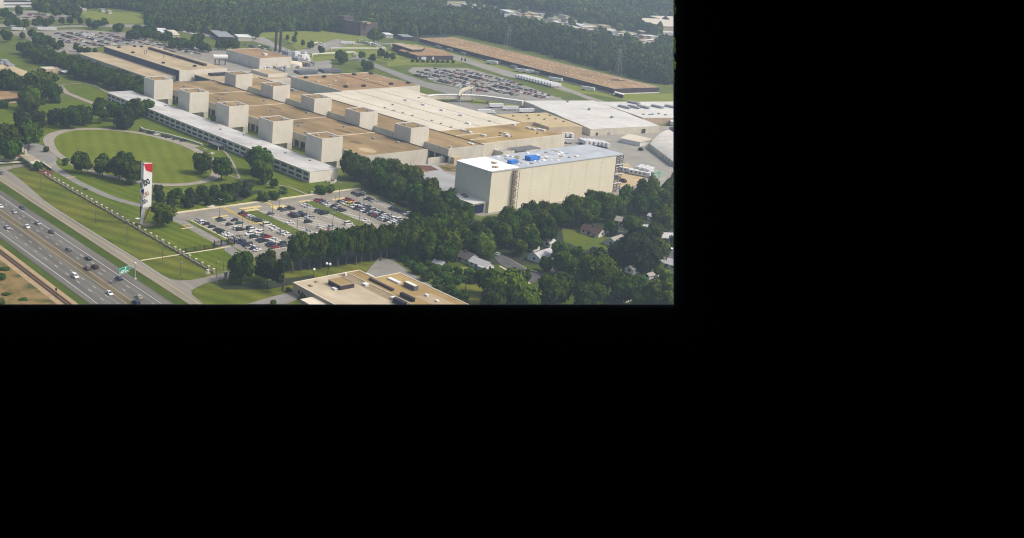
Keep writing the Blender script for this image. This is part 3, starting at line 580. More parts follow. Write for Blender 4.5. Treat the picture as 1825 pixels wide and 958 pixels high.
r = child('roof', MB().prism([tuple(g(*q, 6)[:2]) for q in ((1064.5, 180.9), (1230, 180.4), (1230, 209.4), (1146, 209.3))], 5.8, 6.0), M['white_roof'], t)
for q in ((1112, 191.5), (1129, 191.5), (1146, 191.5), (1171, 191), (1195, 191), (1129, 184)):
    p = g(*q, 6); mb = MB().box(p.x - 5.5, p.x + 5.5, p.y - 2, p.y + 2, 6.0, 7.9).box(p.x + 5.5, p.x + 7, p.y - 1.5, p.y + 1.5, 6.0, 7.3); sub('air_handler', mb, M['steel'], r, t)
for q in ((1147, 204), (1163, 204), (1174, 203), (1186, 205), (1158, 204.5)): p = g(*q, 6); roofvent('roof_vent', p.x, p.y, 6.0, 1.6, 1.6, .8, M['steel'], t, r)
a, b = g(1166, 215, 0), g(1199, 215, 0); child('dock_opening', MB().prism([tuple(g(*q, 0)[:2]) for q in ((1158, 217.4), (1190, 217.4), (1190, 217.0), (1158, 217.0))], .5, 4.2), M['dark_wall'], t)
# --- quonset-like grey hall at right edge
t = thing('grey_barrel_hall', 'weathered grey hall with a curved sheet roof at the right edge of the yard', 'warehouse', (320, 285, 0))
A, B_ = Vector((278.5, 283)), Vector((352, 229.7)); d = (B_ - A).normalized(); n = Vector((-d.y, d.x))
n = Vector((-.42, .907))
Lh, Wd = (B_ - A).length, 72; mb = MB(); K = 14; prof = [(Wd * i / K, 4.2 + 2.6 * math.sin(math.pi * i / K) ** .8) for i in range(K + 1)]
for i in range(K):
    (u0, h0), (u1, h1) = prof[i], prof[i + 1]; p0, p1 = A + n * u0, A + n * u1; q0, q1 = B_ + n * u0, B_ + n * u1
    mb.face([(*p0, h0), (*p1, h1), (*q1, h1), (*q0, h0)]); 
mb.face([(*(A + n * u), h) for u, h in prof]); mb.face([(*(B_ + n * u), h) for u, h in prof][::-1])
child('roof', mb, mat('weathered_grey_roof', (0.46, 0.44, 0.39), (0.55, 0.53, 0.48), scale=0.06, streak=((0.15, 0.15, 1), 0.10)), t)
child('wall', MB().prism([tuple(A), tuple(A + n * Wd), tuple(B_ + n * Wd), tuple(B_)], 0, 4.18), M['shed_wall'], t)
mb = MB()
for s in (34, 41, 48, 56, 64, 73, 82):
    a = A + d * s - n * .1; b = A + d * (s + 2.2) - n * .1; child('dock_door', MB().prism([tuple(a), tuple(b), tuple(b + n * .05), tuple(a + n * .05)], .4, 3), M['dsteel'], t)
# --- gabled white yard shed
t = thing('gabled_yard_shed', 'small white gabled shed with cream roof alone in the loading yard', 'shed', (265, 292, 0))
A, B_ = Vector((254, 291)), Vector((268.5, 292)); child('wall', MB().prism([(253.5, 280), (269.5, 283), (268, 303.5), (248.5, 301.5)], 0, 3.6), M['wmetal'], t)
mb = MB(); mb.face([(252.8, 279.2, 3.6), (270, 282.5, 3.6), (269, 293, 5.6), (250.5, 291, 5.6)]); mb.face([(250.5, 291, 5.6), (269, 293, 5.6), (268.5, 304.2, 3.6), (247.8, 302.2, 3.6)])
mb.face([(252.8, 279.2, 3.55), (250.5, 291, 5.58), (247.8, 302.2, 3.55)]); mb.face([(270, 282.5, 3.55), (268.5, 304.2, 3.55), (269, 293, 5.58)]); child('roof', mb, M['cream_roof'], t)
# --- the beige high-bay block under construction
t = thing('high_bay_block', 'tall windowless beige block under construction with white and bluish metal roof', 'building', (343, 92, 0))
X0, X1, Y0, Y1, ZT = 326.5, 356.6, 31.5, 151.5, 24.8
yc = 144.0
child('wall', MB().box(X0, X1, Y0, yc, 0, ZT), M['beige_panel'], t)
mb = MB()
for z in (6.2, 12.4, 18.6): mb.box(X1 - .05, X1 + .02, Y0 + 1, yc, z, z + .3)
child('panel_joint', mb, M['beige_panel'], t)
mb = MB()
for y in (66, 84, 101, 116, 130):
    for k in range(14): mb.box(X1 - .05, X1 + .03, y - .8, y + .8, 1.5 + k * 1.65, 1.9 + k * 1.65)
child('wall_slots', mb, mat('beige_slot', (0.50, 0.44, 0.30), (0.56, 0.49, 0.34), scale=.3), t)
r = child('roof', MB().box(X0 - .3, X1 + .3, Y0 + 24.5, Y1, ZT, ZT + .4), M['blue_metal'], t)
sub('roof_membrane', MB().box(X0 - .3, X1 - 1.2, Y0 - .3, Y0 + 24.5, ZT, ZT + .45), M['bright'], r, t)
sub('roof_edge', MB().box(X1 - 1.2, X1 + .3, Y0 - .3, Y0 + 24.5, ZT, ZT + .42), M['blue_metal'], r, t)
for q in ((878, 290.5), (882, 291), (880, 298), (885, 298.5)): p = g(*q, ZT + .5); roofvent('roof_unit', p.x, p.y, ZT + .45, 1.6, 1.6, .8, M['tan'], t, r)
st = MB()
for z in np.arange(1.6, 24.5, 1.55):
    big = int(z * 10) % 4 == 0
    for x in (X0, X0 + 10, X0 + 20, X1 - .4): st.box(x, x + .4, yc, Y1, z, z + .3)
    for y in (yc + .2, yc + 3.6, Y1 - .4): st.box(X0, X1, y, y + .35, z + .02, z + .28)
for y in (yc + .6, yc + 3.8, Y1 - .3):
    for x in (X0, X0 + 7.5, X0 + 15, X0 + 22.5, X1 - .35): st.box(x + .02, x + .33, y + .02, y + .3, 0, ZT)
child('rack_steelwork', st, M['dsteel'], t)
mb = MB()
for z in (5.9, 12.1, 18.3): mb.box(X1 - .35, X1 + .2, yc, Y1 + .3, z, z + .55)
child('edge_beam', mb, M['wmetal'], t)
mb = MB(); child('deck', MB().box(X0 + 1, X1 - 1, yc + .5, Y1 - .5, 9.6, 9.7).box(X0 + 1, X1 - 1, yc + .5, Y1 - .5, 17, 17.1), M['glass'], t)
for (qa, lab) in (((914, 289.5), 'smaller blue tarpaulin bundle on the metal roof near the white membrane'), ((948.5, 283.5), 'larger blue tarpaulin bundle in the middle of the bluish metal roof')):
    p = g(*qa, ZT + .8); s = 1.0 if qa[0] < 930 else 1.35; e = thing('tarpaulin_bundle', lab, 'tarpaulin', (p.x, p.y, ZT + .4), 0, 'blue bundles on the new roof')
    bm = bmesh.new(); bmesh.ops.create_cube(bm, size=1); bmesh.ops.subdivide_edges(bm, edges=bm.edges[:], cuts=4, use_grid_fill=True)
    for v in bm.verts: v.co = Vector((v.co.x * 3.6 * s + random.uniform(-.2, .2), v.co.y * 6.2 * s + random.uniform(-.2, .2), (v.co.z + .5) * (2.0 + random.uniform(-.35, .2)) * s))
    me = bpy.data.meshes.new('tarpaulin'); bm.to_mesh(me); bm.free(); me.materials.append(M['tarp']); o = bpy.data.objects.new('tarpaulin', me); COL.objects.link(o); o.parent = e
mb = MB()
for i in range(64):
    y = random.uniform(62, 116); x = random.uniform(X0 + 2, X1 - 4); w, l = random.uniform(.5, 2.4), random.uniform(.5, 3.0); mb.box(x - w / 2, x + w / 2, y - l / 2, y + l / 2, ZT + .4, ZT + .5 + random.random() * .5, random.randint(0, 2))
tag(mb.obj('roofing_materials', [M['bright'], M['tan'], M['steel']]), 'loose pale sheets and boxes scattered over the bluish metal roof', 'building materials', kind='stuff')
# scaffold stair on the long face
t = thing('scaffold_stair', 'steel scaffold stair tower rising up the long beige wall', 'scaffold', (358, 50, 0))
mb = MB(); S0, S1 = 49, 52.6
for y in (S0, S1):
    for x in (X1 + .4, X1 + 2.2): mb.box(x, x + .18, y, y + .18, 0, ZT)
child('frame', mb, M['dsteel'], t)
mb = MB(); z = .5; k = 0
while z < ZT - 2:
    a, b = (S0, S1) if k % 2 else (S1, S0); mb.beam((X1 + 1.2, a, z), (X1 + 1.2, b, z + 2), .35); mb.box(X1 + .4, X1 + 2.3, min(a, b) if k % 2 else S0, S1 if not k % 2 else S1, z + 2, z + 2.12); z += 2; k += 1
child('flights', mb, M['stone'], t)
# entrance annex
t = thing('dock_annex', 'low beige annex with white roof and dark blue roller door at the block corner', 'building', (352, 24, 0))
child('wall', MB().box(334, 354.5, 20.5, 31.4, 0, 6.2), M['beige_panel'], t)
child('roof', MB().box(333.6, 355, 20, 31.4, 6.2, 6.6), M['white_roof'], t)
child('roller_door', MB().box(354.5, 354.65, 21.3, 29.5, .2, 5.4), mat('dark_blue_door', (0.006, 0.010, 0.045), (0.010, 0.014, 0.06), scale=.5), t)
child('roof_unit', MB().box(337, 339, 27, 30, 6.6, 7.4).box(341.5, 343, 25, 28, 6.6, 7.3), M['dsteel'], t)
# --- left complex
t = thing('blue_clad_hall', 'large hall with dark blue side wall and sandy gravel roof beyond the tree belt', 'factory', (-180, 110, 0))
child('wall', MB().box(-257, -98, 78.2, 130, 0, 10.0), M['precast'], t)
child('side_cladding', MB().box(-256.5, -99.2, 78.0, 78.2, .1, 9.7), M['blue_wall'], t)
r = child('roof', MB().box(-256.5, -98.5, 79, 129.5, 10.0, 10.15), M['tan'], t)
sub('parapet', MB().box(-257, -98, 78.1, 79, 10.0, 10.3).box(-98.6, -98, 79, 130, 10.0, 10.3), M['seam'], r, t)
a, b = g(266, 85.5, 11), g(366, 115.5, 11)
sub('roof_monitor', MB().prism([(a.x, a.y - 1.6), (b.x, b.y - 1.6), (b.x, b.y + 1.6), (a.x, a.y + 1.6)], 10.15, 12.2), M['stack'], r, t)
for q in ((291, 112.5), (347, 118.3), (237, 94), (240, 83), (252, 83.5), (268, 86), (212, 85)): p = g(*q, 10.1); roofvent('roof_fan', p.x, p.y, 10.15, 3, 2.4, 1.2, M['black'], t, r)
for q in ((292, 103.5), (310, 104), (261, 96), (258, 96.5)): p = g(*q, 10.1); sub('exhaust_pipe', MB().tube((p.x, p.y, 10.15), (p.x, p.y, 14.2), .45), M['steel'], r, t)
t = thing('front_annex', 'long low annex with sandy roof between the tree belt and blue wall', 'factory', (-200, 70, 0))
block(t, -257, -104, 49, 77.9, 4.0, M['precast2'], M['tan'], M['precast2'], ph=.3)
t = thing('link_building', 'low cream link building with small dark blue end between the left halls', 'building', (-70, 130, 0))
block(t, -96, -50, 93, 172, 6.2, M['precast'], M['tan'], M['seam'], ph=.3)
child('end_cladding', MB().box(-95.2, -50.5, 92.8, 93, .3, 5.8), M['blue_wall'], t)
child('cooling_unit', MB().box(-90, -82, 104, 130, 6.5, 8.2), M['black'], t)
t = thing('switch_room', 'square cream switch room behind the back tower row', 'building', (-70, 170, 0))
block(t, -92, -62, 153, 175, 9.0, M['precast'], M['tan'], M['seam'], ph=.25)
# --- power house, stacks, tanks
t = thing('power_house', 'tall cream power house with orange-brown roof beside two dark stacks', 'building', (-170, 215, 0))
r = block(t, -204, -139, 193.5, 233, 10.9, M['precast'], M['gravel2'], M['precast'], ph=.4)
for q in ((472, 97.5),): p = g(*q, 11); roofvent('roof_unit', p.x, p.y, 10.95, 5, 3.5, 1.6, M['wmetal'], t, r)
for q, lab in (((491.0, 92.6), 'left dark chimney stack standing behind the cream power house'), ((499.0, 94.6), 'right dark chimney stack standing behind the cream power house')):
    p = g(*q, 0); t = thing('chimney_stack', lab, 'chimney', (p.x, p.y, 0), 0, 'pair of dark chimney stacks')
    child('flue', MB().tube((p.x, p.y, 1.5), (p.x, p.y, 23.6), 1.55, 1.45, 16), M['stack'], t); child('base', MB().tube((p.x, p.y, 0), (p.x, p.y, 1.5), 2.3, 2.1, 16), M['steel'], t); child('rim', MB().tube((p.x, p.y, 23.6), (p.x, p.y, 24.0), 1.62, 1.62, 16), M['black'], t)
for q, rr, h, lab in (((503, 116), 11, 4.5, 'squat white storage tank beside the power house end'), ((521, 118), 10, 4.5, 'squat white storage tank behind the high hall corner')):
    p = g(*q, 0); t = thing('storage_tank', lab, 'tank', (p.x, p.y, 0)); child('shell', MB().tube((p.x, p.y, 0), (p.x, p.y, h), rr, rr, 28), M['office_wall'], t); child('tank_roof', MB().tube((p.x, p.y, h), (p.x, p.y, h + 1), rr, .6, 28), M['seam'], t)
p = g(352, 106, 0); t = thing('silo_frame', 'white horizontal silo on dark legs beside the sandy roof end', 'silo', (p.x, p.y, 0))
p = g(392, 116, 0); t.location = (p.x, p.y, 0)
child('silo_body', MB().tube((p.x - 4, p.y - 6, 8.5), (p.x + 1, p.y + 8, 8.5), 2.4, 2.4, 14), M['wmetal'], t)
for dx, dy in ((-3, -4), (.5, 6), (-1.5, 0)): child('leg', MB().box(p.x + dx - .5, p.x + dx + .5, p.y + dy - .5, p.y + dy + .5, 0, 6.4), M['dsteel'], t)
# plant clutter near the power house: pipe racks, units
for i, (q, w, l, h, m, lab) in enumerate((((531, 112), 10, 8, 6, 'steel', 'grey process unit on a frame at the power house end wall'), ((541, 108), 8, 10, 7, 'wmetal', 'white process vessel housing beside the works road'), ((545, 116), 9, 9, 4, 'tan_wall', 'tan pump house beside the high hall corner'), ((512, 100), 12, 7, 6, 'steel', 'grey filter house behind the right chimney stack'), ((527, 104), 7, 7, 8, 'wmetal', 'tall white cooling cell behind the power house'), ((455, 112.5), 16, 6, 3, 'steel', 'low grey transformer bank in front of the power house'), ((478, 134), 18, 7, 4.5, 'wmetal', 'white equipment shelter between high hall and back towers'), ((497, 132), 8, 8, 5, 'dsteel', 'dark louvred unit between the high hall and back towers'))):
    p = g(*q, 0); t = thing('process_unit', lab, 'machinery', (p.x, p.y, 0)); child('housing', MB().box(p.x - w / 2, p.x + w / 2, p.y - l / 2, p.y + l / 2, 1.2, h), M[m], t)
    mb = MB(); [mb.box(p.x + sx * (w / 2 - .6) - .3, p.x + sx * (w / 2 - .6) + .3, p.y + sy * (l / 2 - .6) - .3, p.y + sy * (l / 2 - .6) + .3, 0, 1.2) for sx in (-1, 1) for sy in (-1, 1)]; child('feet', mb, M['dsteel'], t)
    child('pipe', MB().tube((p.x, p.y, h), (p.x, p.y, h + 2.2), .5).tube((p.x - w / 3, p.y, h), (p.x - w / 3, p.y, h + 1.4), .7), M['steel'], t)
for i in range(26):
    p = g(random.uniform(522, 560), random.uniform(101, 124), 0) if i < 16 else g(random.uniform(470, 512), random.uniform(124, 136), 0); w = random.uniform(1.5, 4); h = random.uniform(2, 6.5)
    t = thing('plant_unit', 'small grey or pale unit in the cluttered yard by the power house', 'machinery', (p.x, p.y, 0), 0, 'small units of the power house yard')
    m = M[random.choice(['steel', 'wmetal', 'dsteel', 'tan_wall', 'shed_wall'])]
    if i % 3: child('housing', MB().box(p.x - w, p.x + w, p.y - w * .7, p.y + w * .7, .3, h), m, t); child('pipe', MB().tube((p.x, p.y, h), (p.x, p.y, h + 1.8), .35), M['steel'], t)
    else: child('tank', MB().tube((p.x, p.y, .3), (p.x, p.y, h + 1), w * .7, w * .7, 14), m, t); child('tank_cap', MB().tube((p.x, p.y, h + 1), (p.x, p.y, h + 1.7), w * .7, .3, 14), M['wmetal'], t)
    child('base', MB().box(p.x - w - .3, p.x + w + .3, p.y - w, p.y + w, .05, .3), M['dsteel'], t)
p0, p1 = g(475, 120, 5), g(520, 138, 5); t = thing('pipe_bridge', 'long grey pipe bridge between power house and high hall', 'pipe bridge', (p0.x, p0.y, 0))
mb = MB(); mb.prism([(p0.x, p0.y - 1.5), (p0.x, p0.y + 1.5), (p1.x, p1.y + 1.5), (p1.x, p1.y - 1.5)], 4.4, 6.2); child('deck', mb, M['steel'], t)
for s in (.1, .4, .7, .95): c = p0.lerp(p1, s); child('trestle', MB().box(c.x - .4, c.x + .4, c.y - 1.4, c.y + 1.4, 0, 4.4), M['dsteel'], t)
# --- covered conveyor / walkway
t = thing('covered_walkway', 'long pale covered walkway curving from the cream hall to the white shed', 'walkway', (80, 270, 0))
cl = smooth([tuple(g(*q, 6)[:2]) for q in ((748, 175), (770, 170.5), (792, 169.5), (835, 170), (870, 172.5), (932, 181))], 5, False)
mb = MB(); top = MB()
for i in range(len(cl) - 1):
    a, b = Vector(cl[i]), Vector(cl[i + 1]); d = (b - a).normalized(); n = Vector((-d.y, d.x)) * 2.2
    mb.prism([tuple(a + n), tuple(a - n), tuple(b - n), tuple(b + n)], 2.8, 6.6); top.prism([tuple(a + n * 1.15), tuple(a - n * 1.15), tuple(b - n * 1.15), tuple(b + n * 1.15)], 6.6, 6.9)
child('enclosure', mb, M['shed_wall'], t); child('roof', top, M['flash'], t)
for i in range(0, len(cl), 4): c = cl[i]; child('trestle', MB().box(c[0] - .5, c[0] + .5, c[1] - .5, c[1] + .5, 0, 2.8), M['steel'], t)
t = thing('footbridge', 'arched white footbridge ramp between covered walkway and far car park', 'bridge', tuple(g(830, 172, 0)))
cl = [g(820, 170, 6.5), g(823, 163, 8), g(828, 159, 8.5), g(841, 155.5, 7)]
for i in range(3):
    a, b = cl[i], cl[i + 1]; d = Vector((b.x - a.x, b.y - a.y)).normalized(); n = Vector((-d.y, d.x, 0)) * 1.6
    mb = MB()
    for z0, z1 in ((-.3, 0), (0, 1.3)):
        for s in ((-1, 1) if z0 < 0 else (-1,)): pass
    mb.face([a + n, b + n, b - n, a - n]); mb.face([a + n, a + n + Vector((0, 0, 1.3)), b + n + Vector((0, 0, 1.3)), b + n]); mb.face([a - n, b - n, b - n + Vector((0, 0, 1.3)), a - n + Vector((0, 0, 1.3))]); mb.face([a - n - Vector((0, 0, .4)), b - n - Vector((0, 0, .4)), b + n - Vector((0, 0, .4)), a + n - Vector((0, 0, .4))]); mb.face([a - n - Vector((0, 0, .4)), a - n, b - n, b - n - Vector((0, 0, .4))])
    child('ramp', mb, M['shed_wall'], t)
for c in cl: child('pier', MB().box(c.x - .5, c.x + .5, c.y - .5, c.y + .5, 0, c.z - .5), M['steel'], t)
# --- far warehouse
t = thing('long_warehouse', 'very long dark-sided warehouse with orange-brown roof in front of the woods', 'warehouse', (-80, 520, 0))
ft = [tuple(g(*q, 5.6)[:2]) for q in ((747, 68), (809, 66.5), (1175.5, 155.5), (1094, 158))]
child('wall', MB().prism(ft, .9, 5.6), M['dark_wall'], t); child('plinth', MB().prism([tuple(Vector(p) + (Vector(p) - Vector((-80, 520))).normalized() * .25) for p in ft], 0, .9), M['flash'], t)
cen = Vector((-80, 520)); r = child('roof', MB().prism([tuple(Vector(p) + (cen - Vector(p)).normalized() * .5) for p in ft], 5.6, 5.8), M['gravel2'], t)
sub('parapet', (lambda m: [m.ribbon([tuple(Vector(ft[i]) * .999 + cen * .001), tuple(Vector(ft[(i + 1) % 4]) * .999 + cen * .001)], .8, 5.95) for i in range(4)] and m)(MB()), M['seam'], r, t)
fa, fb, fc, fd = [Vector(p) for p in ft]
for i in range(30):
    for j in (0.22, 0.5, 0.78):
        s = (i + .5 + random.uniform(-.2, .2)) / 30; p = (fa.lerp(fd, s)).lerp(fb.lerp(fc, s), j + random.uniform(-.04, .04)); roofvent('roof_hatch', p.x, p.y, 5.8, 2.4, 1.6, .35, M['seam'], t, r)
sub('dark_patch', MB().prism([tuple(g(*q, 5.8)[:2]) for q in ((1082, 142.3), (1096, 140.8), (1118, 142.5), (1108, 143.6), (1090, 143))], 5.8, 5.84), M['dark_wall'], r, t)
dd = (fd - fa).normalized(); nn = Vector((dd.y, -dd.x))
for s in (.135, .205, .285, .47, .56, .665): 
    p = fa.lerp(fd, s) + nn * 4; child('dock_shelter', MB().prism([tuple(p - dd * 5), tuple(p + dd * 5), tuple(p + dd * 5 - nn * 4), tuple(p - dd * 5 - nn * 4)], .1, 3.4), M['steel'], t)
p = g(1108, 167, 0); child('office_annex', MB().prism([tuple(g(*q, 4)[:2]) for q in ((1097, 161.5), (1112, 166.2), (1111, 168), (1096, 163.2))], 0, 3.4), M['dark_wall'], t); child('annex_roof', MB().prism([tuple(g(*q, 4)[:2]) for q in ((1096, 161.5), (1113, 166), (1112, 168), (1095, 163.2))], 3.4, 3.7), M['flash'], t)
# --- laboratory pair
t = thing('laboratory_building', 'dark glazed laboratory building with brown roof and pale corner panels', 'building', (-150, 440, 0))
lp = [tuple(g(*q, 5)[:2]) for q in ((709, 89), (744, 98.8), (808, 98.8), (790, 89), (762, 84), (735, 83))]
child('wall', MB().prism(lp, 0, 4.9), M['dark_wall'], t); child('roof', MB().prism([tuple(Vector(p).lerp(Vector((-150, 440)), .02)) for p in lp], 4.9, 5.2), M['gravel2'], t)
for a, b in (((743.5, 109.5), (745.5, 109.8)), ((751, 109.5), (759.5, 109.6)), ((770.5, 109.3), (773, 109.3))):
    pa, pb = g(a[0], a[1] - 4, 2), g(b[0], b[1] - 4, 2); child('corner_panel', MB().prism([tuple(pa[:2]), tuple(pb[:2]), (pb.x - 1, pb.y + 1), (pa.x - 1, pa.y + 1)], 0, 4.8), M['wmetal'], t)
t = thing('laboratory_building', 'upper dark laboratory block with pale roof strips behind the brown-roofed one', 'building', (-190, 440, 0))
lp = [tuple(g(*q, 8)[:2]) for q in ((699.5, 77), (735, 88), (753, 87.5), (757, 84), (706, 76))]
child('wall', MB().prism(lp, 0, 7.8), M['dark_wall'], t); child('roof', MB().prism([tuple(Vector(p).lerp(Vector((-190, 440)), .02)) for p in lp], 7.8, 8.1), M['tan'], t)
lp = [tuple(g(*q, 8)[:2]) for q in ((706, 76.5), (728, 78), (756, 83.5), (748, 84))]
child('roof_strip', MB().prism([tuple(g(*q, 8.2)[:2]) for q in ((724, 78), (750, 82), (752, 83.4), (727, 79.6))], 8.1, 8.5), M['yellow_roof'], t)
# --- dark brick tower block
t = thing('brick_tower_block', 'tall brown brick tower block alone against the far woods', 'building', (-360, 490, 0))
def tall(name, q0, q1, q2, z, m):
    a, b, c = [Vector(g(*q, 0)[:2]) for q in (q0, q1, q2)]; d = b + (a - b) * .0; back = c + (a - b); child(name, MB().prism([tuple(a), tuple(b), tuple(c), tuple(c + (a - b))], 0, z), m, t)
tall('wing', (603, 56.5), (618, 60), (641, 62.5), 17.5, M['brown_brick']); tall('wing', (640, 62), (643, 63.2), (672, 62), 16.2, M['brown_brick'])
p = g(610, 57, 0); child('tower_shaft', MB().box(p.x - 8, p.x + 5, p.y - 2, p.y + 14, 0, 21.5), M['brown_brick'], t); p = g(641.5, 63.4, 0); child('slot', MB().box(p.x - .6, p.x + .9, p.y - .9, p.y + .9, 0, 15.5), M['dark_wall'], t)
for q in ((655, 41), (648, 40)): p = g(*q, 16.5); child('roof_unit', MB().box(p.x - 3, p.x + 3, p.y - 3, p.y + 3, 16.2, 18.2), M['tan'], t)
# --- west side houses and offices
t = thing('white_office_block', 'white layered office block with ribbon windows at the far upper left', 'office building', (-650, 140, 0))
p = g(58, 12.5, 0)
for i, z in enumerate((0, 4.2, 8.4)):
    x1, y1 = p.x - 4 * i * (i == 2), p.y; child('floor_band', MB().box(x1 - 90, x1, y1 - 170, y1 + 0, z, z + 2.7), M['wmetal'], t); child('window_band', MB().box(x1 - 89, x1 - .8, y1 - 169, y1 - .8, z + 2.7, z + 4.2), M['glass'], t)
child('roof', MB().box(p.x - 86, p.x - 4, p.y - 170, p.y - 3, 12.6, 13.2), M['white_roof'], t); child('stair_core', MB().box(p.x - .5, p.x + 2.5, p.y - 55, p.y - 42, 0, 13.4), M['office_wall'], t)
t = thing('flat_roof_office', 'low office with broad ochre flat roof and white roof plant at left edge', 'office building', (-190, -60, 0))
pts = [tuple(g(*q, 4.6)[:2]) for q in ((-14, 132), (30, 137.5), (57, 130), (22, 117), (-14, 108))]
child('wall', MB().prism(pts, 0, 4.6), M['office_wall'], t); child('roof', MB().prism([tuple(Vector(p).lerp(Vector((-190, -60)), .02)) for p in pts], 4.6, 4.8), M['yellow_roof'], t)
for q in ((4, 113), (12, 113.5), (18, 117), (8, 109)): p = g(*q, 5); child('roof_plant', MB().box(p.x - 4, p.x + 4, p.y - 3, p.y + 3, 4.8, 6.6), M['steel'], t)
t = thing('hip_roof_office', 'low brick office under a wide shallow brown roof at the left edge', 'office building', (-80, -100, 0))
pts = [tuple(g(*q, 4.4)[:2]) for q in ((-14, 178), (44, 172), (18, 155), (-14, 141))]
cen = Vector((-78, -100)); inn = [tuple(Vector(p).lerp(cen, .06)) for p in pts]
child('wall', MB().prism(inn, 0, 4.0), M['tan_wall'], t); child('roof', MB().prism(pts, 4.0, 4.6), M['gravel2'], t)
pa, pb = Vector(inn[0]), Vector(inn[1])
for s in (.35, .5, .65, .8, .93): c = pa.lerp(pb, s); d = (pb - pa).normalized(); nrm = Vector((d.y, -d.x)) * (1 if (c + Vector((d.y, -d.x)) - cen).length > (c - cen).length else -1) * .12; child('window', MB().prism([tuple(c - d * 2 + nrm), tuple(c + d * 2 + nrm), tuple(c + d * 2 - nrm), tuple(c - d * 2 - nrm)], 1.2, 2.8), M['glass'], t)
t = thing('brick_guard_house', 'low grey-brown building with white canopy in front of the tree belt', 'building', (-150, -15, 0))
a, b = g(71, 128, 0), g(120, 129, 0); block(t, a.x, a.x + 14, a.y, a.y + 30, 4.6, M['tan_wall'], M['shed_wall'], M['shed_wall'], ph=.3)
child('canopy', MB().box(a.x + 14.2, a.x + 24, a.y + 13, a.y + 36, 2.8, 3.2), M['wmetal'], t); child('canopy_wall', MB().box(a.x + 16, a.x + 22, a.y + 14, a.y + 35, 0, 2.8), M['brown_brick'], t)

# --- near flat-roofed building at the bottom
t = thing('flat_roof_factory', 'near tan-roofed building with dark rooftop boxes at the bottom of the photo', 'building', (440, -125, 0))
zt = 5.0
wp = [(414.6, -149), (414.6, -111.2), (426.6, -111.2), (426.6, -96), (520, -96), (520, -149)]
child('wall', MB().prism(wp, 0, zt), M['tan_wall'], t)
child('roof', MB().prism([(415, -148.6), (415, -124.2), (520, -124.2), (520, -148.6)], zt, zt + .08), mat('sandy_roof_sheet', (0.40, 0.335, 0.225), (0.49, 0.42, 0.295), scale=.08, streak=((.03, .1, 1), .14)), t)
r = child('roof', MB().prism([(415, -124.2), (415, -118.8), (520, -118.8), (520, -124.2)], zt, zt + .07), mat('grey_brown_roof_sheet', (0.22, 0.175, 0.10), (0.31, 0.25, 0.155), scale=.12), t)
r = child('roof', MB().prism([(415, -118.4), (415, -111.6), (427, -111.6), (427, -96.4), (520, -96.4), (520, -118.4)], zt, zt + .08), M['gravel3'], t)
sub('roof_patch', MB().prism([(454.5, -110.5), (454.5, -101), (520, -100), (520, -112.5)], zt + .08, zt + .13), M['tan'], r, t)
mb = MB().box(414.4, 415, -149.2, -111.2, zt, zt + .3).box(415, 520, -149.2, -148.6, zt, zt + .3).box(415, 427, -111.6, -111, zt, zt + .3).box(426.4, 427, -111, -95.8, zt, zt + .3).box(427, 520, -96.4, -95.8, zt, zt + .3).box(416, 520, -118.8, -118.4, zt, zt + .35)
sub('parapet', mb, M['seam'], r, t)
pb = child('penthouse', MB().box(423.6, 432.6, -136, -128, zt + .08, zt + 2.3), M['dark_wall'], t); sub('penthouse_roof', MB().box(423.9, 432.3, -135.7, -128.3, zt + 2.3, zt + 2.36), M['gravel3'], pb, t); sub('rim', MB().box(423.4, 432.8, -136.2, -135.7, zt + 2.1, zt + 2.5).box(432.3, 432.8, -135.7, -127.8, zt + 2.1, zt + 2.5).box(423.4, 423.9, -135.7, -127.8, zt + 2.1, zt + 2.5).box(423.9, 432.3, -128.3, -127.8, zt + 2.1, zt + 2.5), M['stone'], pb, t)
roofvent('duct', 436, -115, zt + .08, 17, 1.1, .9, M['stack'], t, r)
for (x, y, sx, sy, h, m) in ((445.2, -105.2, 7.6, 2.4, 1.9, 'dsteel'), (455.2, -115.8, 8.6, 1.6, 1.5, 'black'), (459, -123.5, 7, 2.2, 2.0, 'black'), (434.5, -106, 7.8, 2.0, .5, 'wmetal'), (430.5, -137.5, 2.2, 1.6, .6, 'wmetal'), (432.8, -121.6, 2.4, 2.0, .8, 'wmetal'), (452.6, -121.6, 2.2, 1.8, .8, 'wmetal'), (419, -139.2, 1.4, 1.0, .5, 'tan'), (422, -144.5, 2.2, 1.0, .4, 'stone'), (417.5, -121.5, 1.2, 1.0, 1.0, 'wmetal'), (456.5, -105.5, 1.6, 1.2, .6, 'wmetal'), (464, -106, 1.4, 1.2, .5, 'wmetal')):
    o = roofvent('roof_unit', x, y, zt + .1, sx, sy, h, M[m], t, r)
sub('unit_lid', MB().box(441.8, 448.6, -106.2, -104.2, zt + 2.2, zt + 2.35), M['office_wall'], r, t)
child('entrance_roof', MB().box(415.5, 421.5, -111, -107, 3.2, 3.5), M['wmetal'], t)
child('side_wing', MB().box(431, 520, -156, -149.2, 0, 3.6), M['tan_wall'], t); child('wing_roof', MB().box(430.6, 520, -156.4, -149.2, 3.6, 3.8), M['seam'], t)
for x in (418.5, 421): child('window', MB().box(x, x + 1.8, -149.1, -148.9, 1.2, 3.0), M['glass'], t)
